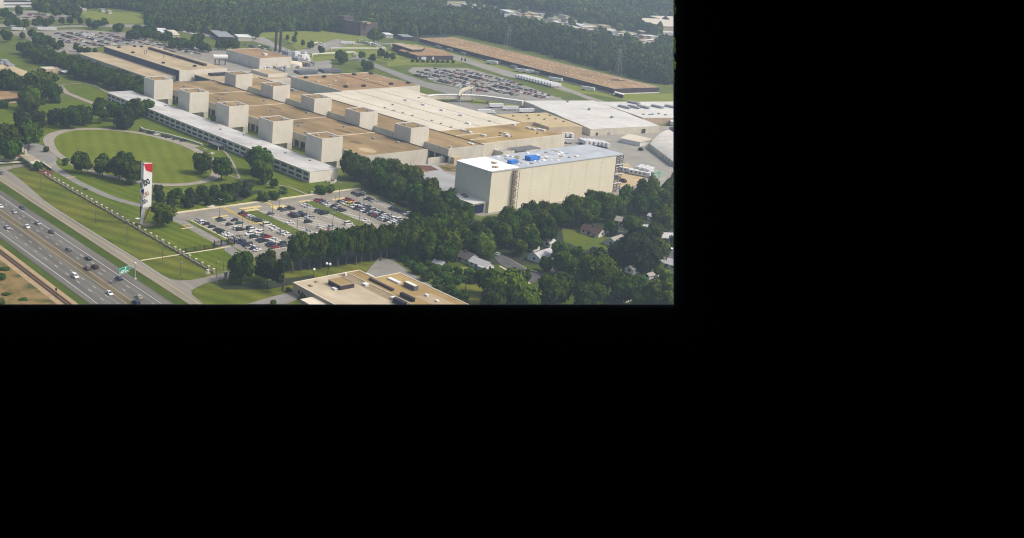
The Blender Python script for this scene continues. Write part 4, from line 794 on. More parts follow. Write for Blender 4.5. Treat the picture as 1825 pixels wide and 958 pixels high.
# --- gateway portal over the sunken entrance
t = thing('gateway_portal', 'cream concrete portal with brown planted roof over the sunken entry road', 'portal', tuple(g(52, 283, 0)))
pc = [tuple(g(*q, 4)[:2]) for q in ((35.5, 276.5), (50.5, 274), (70, 285.2), (54, 288.5))]
child('deck', MB().prism(pc, 3.0, 4.0), M['cap'], t); cen = Vector(g(52.5, 281, 4)[:2])
child('planted_roof', MB().prism([tuple(Vector(p).lerp(cen, .17)) for p in pc], 4.0, 4.2), M['stone'], t)
e = [tuple(g(*q, 3)[:2]) for q in ((54.5, 289), (70, 286.2), (75, 291.5), (61, 293.2))]; child('end_block', MB().prism(e, 0, 3.0), M['cap'], t)
e = [tuple(g(*q, 2)[:2]) for q in ((36, 279), (40, 278), (44, 282), (40, 283))]; child('abutment', MB().prism(e, 0, 2.99), M['stone'], t)
for q in ((40.5, 270), (45, 273.5)): p = g(*q, 0); child('pillar', MB().box(p.x - .7, p.x + .7, p.y - .7, p.y + .7, 0, 3), M['cap'], t)
def gwall(label, q, h, m, w=.7, z=0, name='garden_wall'):
    pts = [Vector(g(*a, 0)[:2]) for a in q]; t = thing(name, label, 'wall', (pts[0].x, pts[0].y, 0)); mb = MB(); tp = MB()
    for i in range(len(pts) - 1):
        d = (pts[i + 1] - pts[i]).normalized(); n = Vector((-d.y, d.x)) * w / 2; mb.prism([tuple(pts[i] + n), tuple(pts[i] - n), tuple(pts[i + 1] - n), tuple(pts[i + 1] + n)], 0, h); n *= 1.3
        tp.prism([tuple(pts[i] + n), tuple(pts[i] - n), tuple(pts[i + 1] - n), tuple(pts[i + 1] + n)], h, h + .2)
    child('wall', mb, m, t); child('coping', tp, M['cap'], t)
gwall('brown walled ramp with pale coping between gateway portal and boundary wall', ((76, 293), (82, 297.5), (92, 304.5)), 1.6, M['brown_brick'])
gwall('short white wall across the drive beside the gateway', ((85, 296), (101, 295.5)), 1.2, M['cap'])
gwall('pale wall along the sunken road with flower bed at left edge', ((-10, 287), (15, 286), (34, 283.5)), 1.2, M['cap'], 1.0)
gwall('low brick wall with white flowers beside the sunken road', ((-10, 293), (20, 291.5), (44, 290)), .8, M['brown_brick'], 2.5)
gwall('pale sign wall at the end of the parking bay in front of the office range', ((250, 229.5), (254, 231.5)), 1.6, M['cap'], .8)
gwall('pale retaining wall along the parking bay below the office range', ((252, 231), (300, 241), (340, 252), (360, 259)), 1.0, M['cap'], .9)
gwall('low pale circular wall at the office range end wall', ((582, 324), (590, 321), (599, 323), (596, 326), (588, 327)), .9, M['cap'], .8)
# --- boundary wall with stone pillars
t = thing('boundary_fence', 'long low stone wall with capped pillars and dark railing along the verge', 'fence', (276, -167, 0))
child('wall', MB().box(177, 375.5, -167.35, -166.65, 0, .7), M['stone'], t); child('coping', MB().box(177, 375.6, -167.42, -166.58, .7, .85), mat('tan_coping', (0.40, 0.34, 0.23), (0.48, 0.41, 0.29), scale=.5), t)
child('railing', MB().box(177, 374, -166.9, -166.84, .85, 1.0).box(177, 374, -166.9, -166.84, 1.5, 1.62), mat('railing_dark', (0.05, 0.06, 0.03), (0.07, 0.08, 0.04), scale=1), t)
xs = [177 + 6.45 * i for i in range(22)] + [318.5, 325, 331.5, 338, 342.6, 346.2, 352.5, 358.5, 364.5, 370.5, 375]
for x in xs:
    p = child('pillar', MB().box(x - .36, x + .36, -167.45, -166.5, 0, 1.9), M['stone'], t); sub('cap', MB().box(x - .5, x + .5, -167.6, -166.4, 1.9, 2.35), M['cap'], p, t)
t = thing('gate_pillars', 'pair of stone gate pillars with low wall at the side road mouth', 'gate', (387, -158, 0))
for q in ((402, 489), (411.5, 495)):
    p = g(q[0], q[1] + 8, 0); a = child('pillar', MB().box(p.x - .6, p.x + .6, p.y - .6, p.y + .6, 0, 3.2), M['stone'], t); sub('cap', MB().box(p.x - .8, p.x + .8, p.y - .8, p.y + .8, 3.2, 3.7), M['cap'], a, t)
a, b = g(402, 497, 0), g(411.5, 503, 0); child('wall', MB().prism([(a.x, a.y - .3), (a.x, a.y + .3), (b.x, b.y + .3), (b.x, b.y - .3)], 0, 1.3), M['stone'], t)
# entrance gate to car park
t = thing('vehicle_gate', 'black iron vehicle gate across the drive beside the near car park', 'gate', (341.5, -140, 0))
for y in (-146.5, -142.5, -138.5, -134.5):
    child('gate_post', MB().box(341.2, 341.7, y - .25, y + .25, 0, 3.4), M['black'], t)
mb = MB(); y = -146
while y < -134.6: mb.box(341.4, 341.5, y - .06, y + .06, .2, 2.9); y += .45
mb.box(341.38, 341.52, -146.4, -134.6, .3, .45); mb.box(341.38, 341.52, -146.4, -134.6, 2.6, 2.75); child('bars', mb, M['black'], t)
t = thing('iron_fence', 'black iron fence between the boundary wall and the vehicle gate', 'fence', (343, -156, 0))
mb = MB(); y = -166
while y < -146.8: mb.box(342.9, 343, y - .05, y + .05, .1, 2.4); y += .5
for z in (.3, 2.1): mb.box(342.88, 343.02, -166, -146.8, z, z + .12)
child('rails', mb, M['black'], t)
for k in range(4): child('post', MB().box(342.8, 343.1, -164 + k * 5.3, -163.7 + k * 5.3, 0, 2.7), M['black'], t)
mb = MB()
for k, (x, y) in enumerate(((338, -130), (340, -129), (342, -129.5))): pass
t = thing('arched_pergola', 'row of dark arched hoops over the walk beside the vehicle gate', 'pergola', (342, -133, 0))
for k in range(7):
    y = -136.5 + k * 1.25; mb = MB()
    for i in range(6):
        a0, a1 = math.pi * i / 6, math.pi * (i + 1) / 6; mb.tube((338.5 - 1.6 * math.cos(a0), y, 2.0 + 1.2 * math.sin(a0)), (338.5 - 1.6 * math.cos(a1), y, 2.0 + 1.2 * math.sin(a1)), .16, k=5)
    mb.tube((336.9, y, 0), (336.9, y, 2), .16, k=5); mb.tube((340.1, y, 0), (340.1, y, 2), .16, k=5); child('hoop', mb, M['stack'], t)
# speed-hump yellow bars across the entrance road
for q, lab in ((((118, 317), (134, 315.5)), 'yellow speed bar across the entrance road near the gateway'), (((323, 408.5), (344, 405.5)), 'yellow speed bar across the drive beside the near car park')):
    a, b = g(*q[0], 0), g(*q[1], 0); t = thing('speed_bar', lab, 'road hump', (a.x, a.y, 0)); d = (b - a).normalized(); n = Vector((-d.y, d.x, 0)) * .6
    child('bar', MB().prism([tuple((a + n)[:2]), tuple((a - n)[:2]), tuple((b - n)[:2]), tuple((b + n)[:2])], Z3, .34), M['yconc'], t)
# --- the sign pylon
base = g(258, 401, 0); bx, by = base.x, base.y
t = thing('sign_pylon', 'tall white three-sided sign tower with a red top and black lettering by the fence', 'sign', (bx, by, 0))
cr = Vector((RT.x, RT.y)).normalized(); cf = Vector((-FW.x, -FW.y)).normalized()     # plan axes of the tower: right-hand and road-facing
P2 = lambda u, v: (bx + cr.x * u + cf.x * v, by + cr.y * u + cf.y * v)
hb, ht = 10.2, 34.2
Lp, Rp, Fp = P2(-2.9, -1.2), P2(3.1, -.6), P2(-.9, 2.0)
v3 = lambda p, z: Vector((p[0], p[1], z))
mb = MB(); mb.prism([Lp, Fp, Rp], hb, ht); child('sign_body', mb, M['sign_white'], t)
child('top_rim', MB().prism([Vector(p).lerp(Vector((bx, by)), .12) for p in (Lp, Fp, Rp)], ht, ht + .25), M['stone'], t)
def onface(A, B, uv, off=.06):
    """points on the tower side A->B: u 0..1 along, z height; set a few centimetres proud"""
    d = Vector((B[0] - A[0], B[1] - A[1])); n = Vector((d.y, -d.x)).normalized(); c = Vector((bx, by))
    if (Vector(A) + n - c).length < (Vector(A) - n - c).length: n = -n
    return [Vector((A[0] + d.x * u + n.x * off, A[1] + d.y * u + n.y * off, z)) for u, z in uv]
def panel(name, A, B, uv, m, off=.06):
    mb = MB(); f = onface(A, B, uv, off); bk = onface(A, B, uv, .01); n = len(f); mb.face(f)
    for i in range(n): j = (i + 1) % n; mb.face([f[i], f[j], bk[j], bk[i]])
    return child(name, mb, m, t)
panel('red_roof_mark', Fp, Rp, ((.0, 33.9), (1, 33.9), (1, 29.0), (.28, 30.4)), M['sign_red'])
panel('red_roof_mark', Lp, Fp, ((.35, 33.9), (1, 33.9), (1, 33.1)), M['sign_red'])
panel('blue_wedge', Lp, Fp, ((.15, 18.8), (1, 20.4), (1, 17.0)), M['sign_blue'])
panel('blue_wedge', Fp, Rp, ((0, 20.4), (.10, 20.6), (.10, 17.0), (0, 17.0)), M['sign_blue'])
def text(s, A, B, u, z, size, ang, m, sx=1.0, off=.09, shear=0.0, bold=0.0):
    cu = bpy.data.curves.new('lettering', 'FONT'); cu.body = s; cu.size = size; cu.extrude = .015; cu.shear = shear; cu.offset = bold
    o = bpy.data.objects.new('lettering_curve', cu); COL.objects.link(o); bpy.context.view_layer.update()
    me = bpy.data.meshes.new_from_object(o.evaluated_get(bpy.context.evaluated_depsgraph_get())); bpy.data.objects.remove(o); me.materials.clear(); me.materials.append(m)
    d = Vector((B[0] - A[0], B[1] - A[1], 0)).normalized(); p = onface(A, B, ((u, z),), off)[0]; n = onface(A, B, ((u, z),), off + 1)[0] - p
    X = d; Y = Vector((0, 0, 1)); mt = Matrix(((X.x, Y.x, n.x, p.x - bx), (X.y, Y.y, n.y, p.y - by), (X.z, Y.z, n.z, p.z), (0, 0, 0, 1)))
    me.transform(mt @ Matrix.Rotation(ang, 4, 'Z') @ Matrix.Diagonal((sx, 1, 1, 1)))
    ob = bpy.data.objects.new('lettering', me); COL.objects.link(ob); ob.parent = t; return ob
text('lbo', Fp, Rp, .13, 21.8, 6.4, math.radians(26), M['sign_black'], .46, off=.10, bold=.14)
text('ar', Lp, Fp, .12, 20.2, 5.6, math.radians(30), M['sign_black'], .42, off=.10, bold=.10)
text('EDIU', Fp, Rp, .06, 15.2, 3.6, math.radians(32), M['sign_gold'], .50, off=.10, bold=.05)
text('M', Lp, Fp, .25, 13.6, 3.2, math.radians(30), M['sign_gold'], .4, off=.10, bold=.05)
text("00's", Fp, Rp, .06, 12.0, 3.4, math.radians(26), M['sign_black'], .52, off=.10, bold=.05)
text('1', Lp, Fp, .3, 11.0, 3.0, math.radians(24), M['sign_black'], .6, off=.10, bold=.05)
child('left_leg', MB().prism([P2(-2.95, -1.1), P2(-2.2, -1.4), P2(-1.2, -1.0), P2(-2.3, -.5)], .8, hb), M['stack'], t)
mb = MB(); lo = [P2(-2.6, .6), P2(-1.1, .3), P2(-1.2, -.4), P2(-2.5, -.1)]; hi = [P2(-1.5, 1.7), P2(.4, 1.2), P2(.4, .3), P2(-1.4, .7)]
mb.v = [(*p, .8) for p in lo] + [(*p, hb) for p in hi]; mb.f = [(3, 2, 1, 0), (4, 5, 6, 7), (0, 1, 5, 4), (1, 2, 6, 5), (2, 3, 7, 6), (3, 0, 4, 7)]; mb.m = [0] * 6; child('front_leg', mb, M['sign_white'], t)
mb = MB(); lo = [P2(-1.0, -.5), P2(-.2, -.5), P2(-.2, -1.0), P2(-1.0, -1.0)]; hi = [P2(2.2, .1), P2(2.9, -.3), P2(2.7, -.9), P2(2.0, -.6)]
mb.v = [(*p, 2.5) for p in lo] + [(*p, hb) for p in hi]; mb.f = [(3, 2, 1, 0), (4, 5, 6, 7), (0, 1, 5, 4), (1, 2, 6, 5), (2, 3, 7, 6), (3, 0, 4, 7)]; mb.m = [0] * 6; child('rear_leg', mb, M['orange'], t)
child('plinth', MB().prism([P2(-5.2, -1.5), P2(-.5, 2.6), P2(5.2, 1.2), P2(2.0, -2.2)], 0, .8), M['dirt'], t)
# --- lamp posts
def lamp(x, y, label, group, h=11.3, arms=2, base=False):
    t = thing('lamp_post', label, 'lamp post', (x, y, 0), 0, group)
    child('pole', MB().tube((x, y, 0), (x, y, h), .17, .10, 8), M['dsteel'], t)
    for s in ((-1, 1) if arms == 2 else (1,)):
        a = child('arm', MB().tube((x, y, h - .15), (x + .9 * s, y, h + .05), .06, k=6), M['dsteel'], t)
        sub('lantern', MB().box(x + .5 * s if s > 0 else x - 1.5, x + 1.5 if s > 0 else x - .5, y - .3, y + .3, h + .02, h + .28), M['steel'], a, t)
    return t
for i, (x, y) in enumerate(((202.9, -181.1), (238.3, -180.8), (278.2, -181.6), (315.6, -182), (352.5, -182))):
    lamp(x, y, 'dark lamp post on the roadside verge lawn, %s' % ['nearest the gateway', 'second from the gateway', 'between gateway and sign tower', 'opposite the sign tower', 'standing beside the narrow cream footpath'][i], 'lamp posts along the verge')
lamp(371.1, -182.5, 'short dark post on the verge lawn by the side road mouth', None, 7, 1); lamp(391.5, -175.5, 'dark lamp post on the corner lawn south of the side road', None, 12, 1); lamp(373.9, -160.8, 'dark lamp post inside the fence end beside the side road', None, 10, 1)
names = {-117: 'first double row', -75: 'middle double row', -32: 'last double row', -94.5: 'first grass island', -53: 'second grass island'}
for y, xs_ in ((-116.6, (297, 320.5, 341)), (-74.7, (294.2, 321, 345)), (-32.3, (295, 318, 344)), (-94.5, (316, 340)), (-53, (318, 341))):
    for j, x in enumerate(xs_): lamp(x, y, 'dark car park lamp post on the %s, %s from the pavement' % (names[int(y) if int(y) in names else round(y * 2) / 2 if round(y * 2) / 2 in names else min(names, key=lambda k: abs(k - y))], ['first', 'second', 'third'][j]), 'car park lamp posts', 10.2)
for q, lab in (((583.5, 486.5), 'lamp post with two white globes behind the near tan roof'), ((558, 497), 'slim post with a single white globe at the tree row'), ((438, 488), 'slim post with a white globe under the row of pines')):
    p = g(q[0], q[1] + 12, 0); t = thing('globe_lamp', lab, 'lamp post', (p.x, p.y, 0)); child('pole', MB().tube((p.x, p.y, 0), (p.x, p.y, 7.4), .14, k=8), M['black'], t)
    for s in ((-.7, .7) if q[0] == 583.5 else (0,)):
        bm = bmesh.new(); bmesh.ops.create_icosphere(bm, subdivisions=2, radius=.65); bmesh.ops.translate(bm, verts=bm.verts, vec=(s, s * .6, 8)); me = bpy.data.meshes.new('globe'); bm.to_mesh(me); bm.free(); me.materials.append(M['sign_white']); o = bpy.data.objects.new('globe', me); COL.objects.link(o); o.parent = t
for q, lab in (((880, 513), 'leaning wooden utility pole on the grass beside the service lane'), ((829, 519), 'dark wooden pole with pale top on the lane verge')):
    p = g(*q, 0); t = thing('utility_pole', lab, 'utility pole', (p.x, p.y, 0)); child('pole', MB().tube((p.x, p.y, 0), (p.x + .3, p.y, 9), .2, .14, 8), M['bark'], t); child('crossarm', MB().box(p.x - .9, p.x + 1.3, p.y - .08, p.y + .08, 8.2, 8.4), M['bark'], t)
# --- transmission pylons before the woods
for q, h, lab in (((904, 86), 30, 'grey lattice power pylon behind the long warehouse, left of the two'), ((1100, 136), 30, 'grey lattice power pylon behind the warehouse, right of the two'), ((1083, 16), 34, 'faint tall lattice pylon far off above the distant woods')):
    p = g(*q, 0); t = thing('power_pylon', lab, 'power pylon', (p.x, p.y, 0)); mb = MB(); k = 8
    for i in range(k):
        z0, z1 = h * i / k, h * (i + 1) / k; w0, w1 = 3.4 * (1 - .8 * i / k), 3.4 * (1 - .8 * (i + 1) / k)
        for sx in (-1, 1):
            for sy in (-1, 1):
                mb.beam((p.x + sx * w0, p.y + sy * w0, z0), (p.x + sx * w1, p.y + sy * w1, z1), .19)
            mb.beam((p.x + sx * w0, p.y - w0, z0), (p.x + sx * w1, p.y + w1, z1), .11); mb.beam((p.x - w0, p.y + sx * w0, z0), (p.x + w1, p.y + sx * w1, z1), .11)
    child('lattice', mb, M['steel'], t)
    for z in (h * .62, h * .76, h * .9): child('crossarm', MB().beam((p.x - 4.5, p.y - 4.5, z), (p.x + 4.5, p.y + 4.5, z), .2), M['steel'], t)
# --- motorway sign
p = g(240.5, 497, 0); t = thing('motorway_sign', 'green motorway sign with white lettering hung on a cantilever pole over the lanes', 'road sign', (p.x, p.y, 0))
child('pole', MB().tube((p.x, p.y, 0), (p.x, p.y, 7.6), .30, .24, 10), M['steel'], t); child('footing', MB().tube((p.x, p.y, 0), (p.x, p.y, .5), .8, .7, 10), M['cap'], t)
child('lamp_head', MB().box(p.x - .4, p.x + .4, p.y - .4, p.y + .4, 7.6, 8.0), M['wmetal'], t)
q = g(220, 480, 6.6); d = Vector((q.x - p.x, q.y - p.y, 0)); L0 = d.length; d.normalize()
child('arm', MB().beam((p.x, p.y, 7.0), (p.x + d.x * (L0 + 3), p.y + d.y * (L0 + 3), 7.0), .22).beam((p.x, p.y, 6.0), (p.x + d.x * (L0 + 3), p.y + d.y * (L0 + 3), 6.0), .22), M['steel'], t)
n = Vector((d.y, -d.x, 0)); n = n if n.dot(Vector((CAM.x - p.x, CAM.y - p.y, 0))) > 0 else -n
c = Vector((q.x, q.y, 6.5)); hw, hh = 3.2, 1.55
tilt = Vector((0, 0, 1)) * hh
mb = MB(); fr_, bk_ = c + n * .55, c + n * .40
A_ = [fr_ - d * hw - tilt, fr_ + d * hw - tilt, fr_ + d * hw + tilt, fr_ - d * hw + tilt]; B2 = [v - n * .15 for v in A_]
mb.face(A_); mb.face(B2[::-1]); [mb.face([A_[i], A_[(i + 1) % 4], B2[(i + 1) % 4], B2[i]]) for i in range(4)]
child('sign_panel', mb, M['green_sign'], t)
dl = d if d.dot(Vector((RT.x, RT.y, 0))) > 0 else -d
def bar(u0, u1, z0, z1): f = fr_ + n * .03; mb2.face([f + dl * u0 + Vector((0, 0, z0)), f + dl * u1 + Vector((0, 0, z0)), f + dl * u1 + Vector((0, 0, z1)), f + dl * u0 + Vector((0, 0, z1))])
mb2 = MB(); bar(-3.1, 3.1, -1.47, -1.37); bar(-3.1, 3.1, 1.37, 1.47); bar(-3.1, -3.0, -1.35, 1.35); bar(3.0, 3.1, -1.35, 1.35)
bar(-2.6, -.2, -.9, -.55); bar(.2, 2.2, -.9, -.55); bar(-2.2, .8, -.2, .15); bar(.4, 1.0, .5, 1.1); bar(1.4, 1.7, .5, 1.1)
child('legend', mb2, M['sign_white'], t)
# --- railway
t = thing('railway_track', 'rusty single railway track on a pale ballast bed below the motorway', 'railway', (340, -242.6, 0))
for y in (-241.7, -243.2): child('rail', MB().box(-250, 440, y - .16, y + .16, .05, .42), M['rail'], t)
mb = MB(); x = -60.0
while x < 440: mb.box(x, x + .3, -244, -240.9, .04, .2); x += .9
sl = child('sleepers', mb, M['bark'], t)
p = g(100, 531, 0); t = thing('signal_mast', 'thin dark signal mast beside the railway track', 'signal', (p.x, p.y, 0)); child('mast', MB().tube((p.x, p.y, 0), (p.x, p.y, 4), .12, k=6), M['black'], t); child('signal_head', MB().box(p.x - .3, p.x + .3, p.y - .3, p.y + .3, 3.6, 4.6), M['black'], t)
# small site clutter
for q, s, m, lab in (((245, 389.5), .8, 'wmetal', 'white utility cover slab on the grass beside the sign tower'), ((376, 367.5), 1.7, 'cap', 'round pale well cover on the grass above the car park'), ((152.5, 337), .9, 'black', 'black box on the grass beside the entrance road'), ((556, 345), 1.0, 'cap', 'small white kiosk at the pavement edge near the office range'), ((370, 486), 1.0, 'cap', 'pale stone block on the verge by the fence end')):
    p = g(*q, 0); t = thing('ground_cover' if s != 1.0 else 'utility_box', lab, 'utility box', (p.x, p.y, 0)); child('base', MB().tube((p.x, p.y, 0), (p.x, p.y, .25), 1.5 * s, 1.5 * s, 12), M[m], t); child('lid', MB().tube((p.x, p.y, .25), (p.x, p.y, .42 if s != 1.0 else 1.7), .9 * s, .7 * s, 12), M[m], t)

# ================================================================== VEHICLES
def car_parts(kind):
    L_, Wd, hb_, ht_ = {'sedan': (4.7, 1.8, .92, 1.42), 'suv': (4.9, 1.95, 1.08, 1.80), 'hatch': (4.0, 1.72, .95, 1.48), 'pickup': (5.4, 1.95, 1.05, 1.78), 'van': (5.2, 2.0, 1.10, 2.0)}[kind]
    h = L_ / 2; w = Wd / 2; b = MB()
    prof = [(-h + .05, .30), (h - .08, .30), (h, .55), (h - .12, hb_ - .16), (h * .42, hb_), (-h * .8, hb_ + .02), (-h + .03, hb_ - .06)]
    n = len(prof); b.v = [(x, -w, z) for x, z in prof] + [(x, w, z) for x, z in prof]
    b.f = [tuple(range(n)), tuple(range(n, 2 * n))[::-1]] + [((i + 1) % n, i, n + i, n + (i + 1) % n) for i in range(n)]; b.m = [0] * len(b.f)
    x0, x1, t0, t1 = {'sedan': (-.70, .46, -.46, .10), 'suv': (-.94, .42, -.86, .12), 'hatch': (-.92, .46, -.66, .12), 'pickup': (-.20, .42, -.14, .16), 'van': (-.96, .66, -.93, .36)}[kind]
    x0, x1, t0, t1 = [v * h for v in (x0, x1, t0, t1)]; wt = w - .22
    b.box(t0 - .02, t1 + .02, -wt - .02, wt + .02, ht_ - .03, ht_ + .05, 0)
    for s in (-1, 1):     # pillars
        b.beam((x1 - .02, s * (w - .07), hb_), (t1, s * wt, ht_), .07); b.beam((x0 + .02, s * (w - .07), hb_), (t0, s * wt, ht_), .09); b.beam(((x0 + x1) / 2, s * (w - .05), hb_), ((t0 + t1) / 2, s * (wt + .01), ht_), .06)
    if kind == 'pickup': b.box(-h + .15, x0 - .1, -w + .12, w - .12, hb_ - .0, hb_ + .025, 1)
    g_ = MB(); vv = [(x0, -w + .06, hb_ - .01), (x1, -w + .06, hb_ - .01), (x1, w - .06, hb_ - .01), (x0, w - .06, hb_ - .01), (t0, -wt, ht_), (t1, -wt, ht_), (t1, wt, ht_), (t0, wt, ht_)]
    g_.v = vv; g_.f = [(4, 5, 6, 7), (0, 1, 5, 4), (1, 2, 6, 5), (2, 3, 7, 6), (3, 0, 4, 7)]; g_.m = [0] * 5
    wh = [(sx * h * .62, sy * (w - .08)) for sx in (-1, 1) for sy in (-1, 1)]
    return b, g_, wh
CARS = {}
for kind in ('sedan', 'suv', 'hatch', 'pickup', 'van'):
    b, g_, wh = car_parts(kind)
    full = MB(); full.v = list(b.v); full.f = list(b.f); full.m = list(b.m)
    for x, y in wh: full.tube((x, y - .12, .32), (x, y + .12, .32), .33, k=8, mi=1)
    wm = MB().tube((0, -.12, 0), (0, .12, 0), .33, k=12)
    rm = MB().tube((0, -.135, 0), (0, .135, 0), .19, k=8)
    CARS[kind] = (full.mesh('car_body', [PAINT['w'][1], M['rubber']]), g_.mesh('car_windows', M['glass']), b.mesh('car_body_open', [PAINT['w'][1], M['rubber']]), wm.mesh('car_wheel', M['rubber']), rm.mesh('car_rim', M['steel']), wh)
def car(kind, colour, x, y, rz, label, group, detail=False):
    full, gl, op, wm, rm, wh = CARS[kind]
    o = bpy.data.objects.new({'pickup': 'pickup_truck', 'van': 'van'}.get(kind, 'car' if detail else 'parked_car'), op if detail else full); COL.objects.link(o)
    o.location = (x, y, Z2 + .04); o.rotation_euler = (0, 0, rz)
    o.material_slots[0].link = 'OBJECT'; o.material_slots[0].material = PAINT[colour][1]
    tag(o, label, {'pickup': 'pickup truck', 'van': 'van'}.get(kind, 'car'), group)
    c = bpy.data.objects.new('windows', gl); COL.objects.link(c); c.parent = o
    if detail:
        for wx, wy in wh:
            c = bpy.data.objects.new('wheel', wm); COL.objects.link(c); c.parent = o; c.location = (wx, wy, .33)
            r = bpy.data.objects.new('rim', rm); COL.objects.link(r); r.parent = c
    return o
CN = {k: v[0] for k, v in PAINT.items()}
ROWN = ['kerbside row by the grass bank', 'near side of first double row', 'far side of first double row', 'row before first grass island', 'row behind first grass island', 'near side of middle double row', 'far side of middle double row', 'row before second grass island', 'row behind second grass island', 'near side of last double row', 'far side of last double row', 'row along the wooded edge']
PAT = ['sswk.k.kkgww.wwbbbkwbw', 'kg..k..wk..w.g.bk.bkr', '..k.g...kw.w.dr.ww.kd', 'krrwsdk.yw.ww.sww.kkwk', '..d......w.....s..w..', 'kd..rbk...k...w..rs.kwb', 'kk..dbkws......s....wkkk', 'ws...dkk.......w...r..', 'rrdsw.kskk.......w...', 'kswyswkdwksdrkswkwws.', 'rr..kwsdkswskwswwwdk.', 'kdk..kds.....bgbbdsks']
ORD = ['first', 'second', 'third', 'fourth', 'fifth', 'sixth', 'seventh', 'eighth', 'ninth', 'tenth', 'eleventh', 'twelfth', 'thirteenth', 'fourteenth', 'fifteenth', 'sixteenth', 'seventeenth', 'eighteenth']
ncar = 0
KK = {'car': 'car', 'sedan': 'car', 'hatch': 'small car', 'suv': 'tall car', 'pickup': 'pickup', 'van': 'van'}
for (y, x0, n), pat, rn in zip(rows, PAT, ROWN):
    cnt = 0
    for i, c in enumerate(pat):
        if c == '.' or i >= n + 2: continue
        kind = random.choices(['sedan', 'suv', 'hatch', 'pickup', 'van'], [5, 3, 2, 1, .6])[0]
        x = x0 + 2.75 * (i + .5); lab = '%s %s, %s from the pavement in %s' % (CN[c], KK[kind], ORD[cnt] if cnt < 18 else 'second last' if cnt == 18 else 'last', rn)
        car(kind, c, x + random.uniform(-.2, .2), y + random.uniform(-.35, .35), math.pi / 2 * random.choice((1, -1)) + random.uniform(-.03, .03), lab, 'cars parked in the near car park'); cnt += 1; ncar += 1
# motorway traffic
for px, py, kind, c, lab in ((1, 367, 'sedan', 'w', 'pale car at the photo left edge on the upper carriageway'), (25, 377, 'sedan', 's', 'silver car in the upper carriageway middle lane beside the shoulder-line navy one'), (39, 370, 'sedan', 'b', 'navy car on the hard shoulder edge of the upper carriageway'), (48, 403.5, 'sedan', 'w', 'white car in the inner lane close to the yellow median line'), (67.5, 397, 'sedan', 's', 'silver car riding the outer lane ahead of a black car'), (91.5, 413, 'hatch', 'k', 'black car in the outer lane behind a silver one'), (122.5, 444.5, 'sedan', 'd', 'dark grey car in the middle lane halfway along the upper carriageway'), (157, 460, 'sedan', 'k', 'black car in the outer lane above the two maroon cars'), (155.5, 478, 'sedan', 'm', 'maroon car in the inner lane beside another maroon car'), (169, 475.5, 'suv', 'm', 'maroon tall car with a pale roof light in the middle lane'), (212, 495.5, 'sedan', 'b', 'navy car in the outer lane just under the green sign'), (247, 529, 'sedan', 't', 'cream car in the middle lane near the photo bottom edge'), (242.5, 539, 'suv', 'b', 'navy tall car at the photo bottom beside a cream car'),
                             (13, 405, 'sedan', 's', 'silver car in the inner lane of the lower carriageway'), (134, 492, 'suv', 'w', 'large white tall car in the middle lane of the lower carriageway'), (195, 522, 'sedan', 'w', 'white car in the inner lane of the lower carriageway by the median'), (1.5, 308.5, 'sedan', 'd', 'dark grey car waiting at the frontage road mouth by the gateway')):
    p = g(px, py, .7); car(kind, c, p.x, p.y, (0 if py > 0 else 0) + (math.pi if p.y > -218 and px > 100 else 0) + random.uniform(-.02, .02), lab, 'motorway traffic', True)
# parking bay in front of the office range
mb = MB()
A, B_ = g(253, 234, 0), g(330, 252.5, 0)
for i, c in enumerate('k.kkw.kk.k.k'):
    p = A.lerp(B_, i / 11.5)
    if c != '.': car(random.choice(['sedan', 'hatch', 'suv']), c, p.x, p.y, math.pi / 2 + .1, '%s car, %s from the sign wall in the bay below the office range' % (CN[c], ORD[i]), 'cars in the office bay')
for px, py, c, lab in ((377.8, 273.8, 'w', 'white car stopped on the drive under the two oval-lawn trees'), (365, 267, 's', 'silver car on the drive near the entrance canopy')): p = g(px, py, .5); car('sedan', c, p.x, p.y, 2.2, lab, None)
# far car park: the nearest and plainest 100 as individuals, the rest as one mass
FARROWS = [(334.5, -72, 62), (339.5, -60, 70), (352.5, -78, 80), (357.5, -74, 84), (370.5, -86, 88), (375.5, -84, 88), (388.5, -88, 80), (393.5, -80, 70), (406.5, -72, 45), (411.5, -70, 30)]
def inpoly(p, poly):
    x, y = p; r = False
    for i in range(len(poly)):
        (x1, y1), (x2, y2) = poly[i], poly[i - 1]
        if (y1 > y) != (y2 > y) and x < (x2 - x1) * (y - y1) / (y2 - y1) + x1: r = not r
    return r
mass = []; FN = ['nearest row', 'second row', 'third row', 'fourth row', 'fifth row', 'sixth row']
nfar = 0; pal = 'wwwwsssskkkbbddrrmgt'
for ri, (y, xa, xb) in enumerate(FARROWS):
    x = xa; cnt = 0
    while x < xb:
        if random.random() < .58 and inpoly((x, y), [(-96, 369), (-82, 348), (-60, 333), (-20, 329), (30, 331), (92, 364), (98, 384), (58, 396), (-21, 421), (-82, 429)]):
            c = random.choice(pal)
            if nfar < 95 and ri < 5:
                car(random.choice(['sedan', 'suv', 'hatch', 'sedan', 'pickup']), c, x, y, math.pi / 2 * random.choice((1, -1)), '%s car standing in the %s of the far car park' % (CN[c], FN[ri]), 'cars in the far car park, %s, %s' % (FN[ri], CN[c])); nfar += 1; cnt += 1
            else: mass.append((x, y, math.pi / 2, c))
        x += 2.8
def add_lot(poly, ang, row, pitch, fill):
    cs, sn = math.cos(ang), math.sin(ang); P = [(x * cs + y * sn, -x * sn + y * cs) for x, y in poly]; us = [p[0] for p in P]; vs = [p[1] for p in P]
    v = min(vs) + 3; k = 0
    while v < max(vs) - 2:
        u = min(us) + 2
        while u < max(us) - 2:
            if random.random() < fill and inpoly((u, v), P): mass.append((u * cs - v * sn, u * sn + v * cs, ang + math.pi / 2, random.choice(pal)))
            u += pitch
        v += 5.2 if k % 2 == 0 else row; k += 1
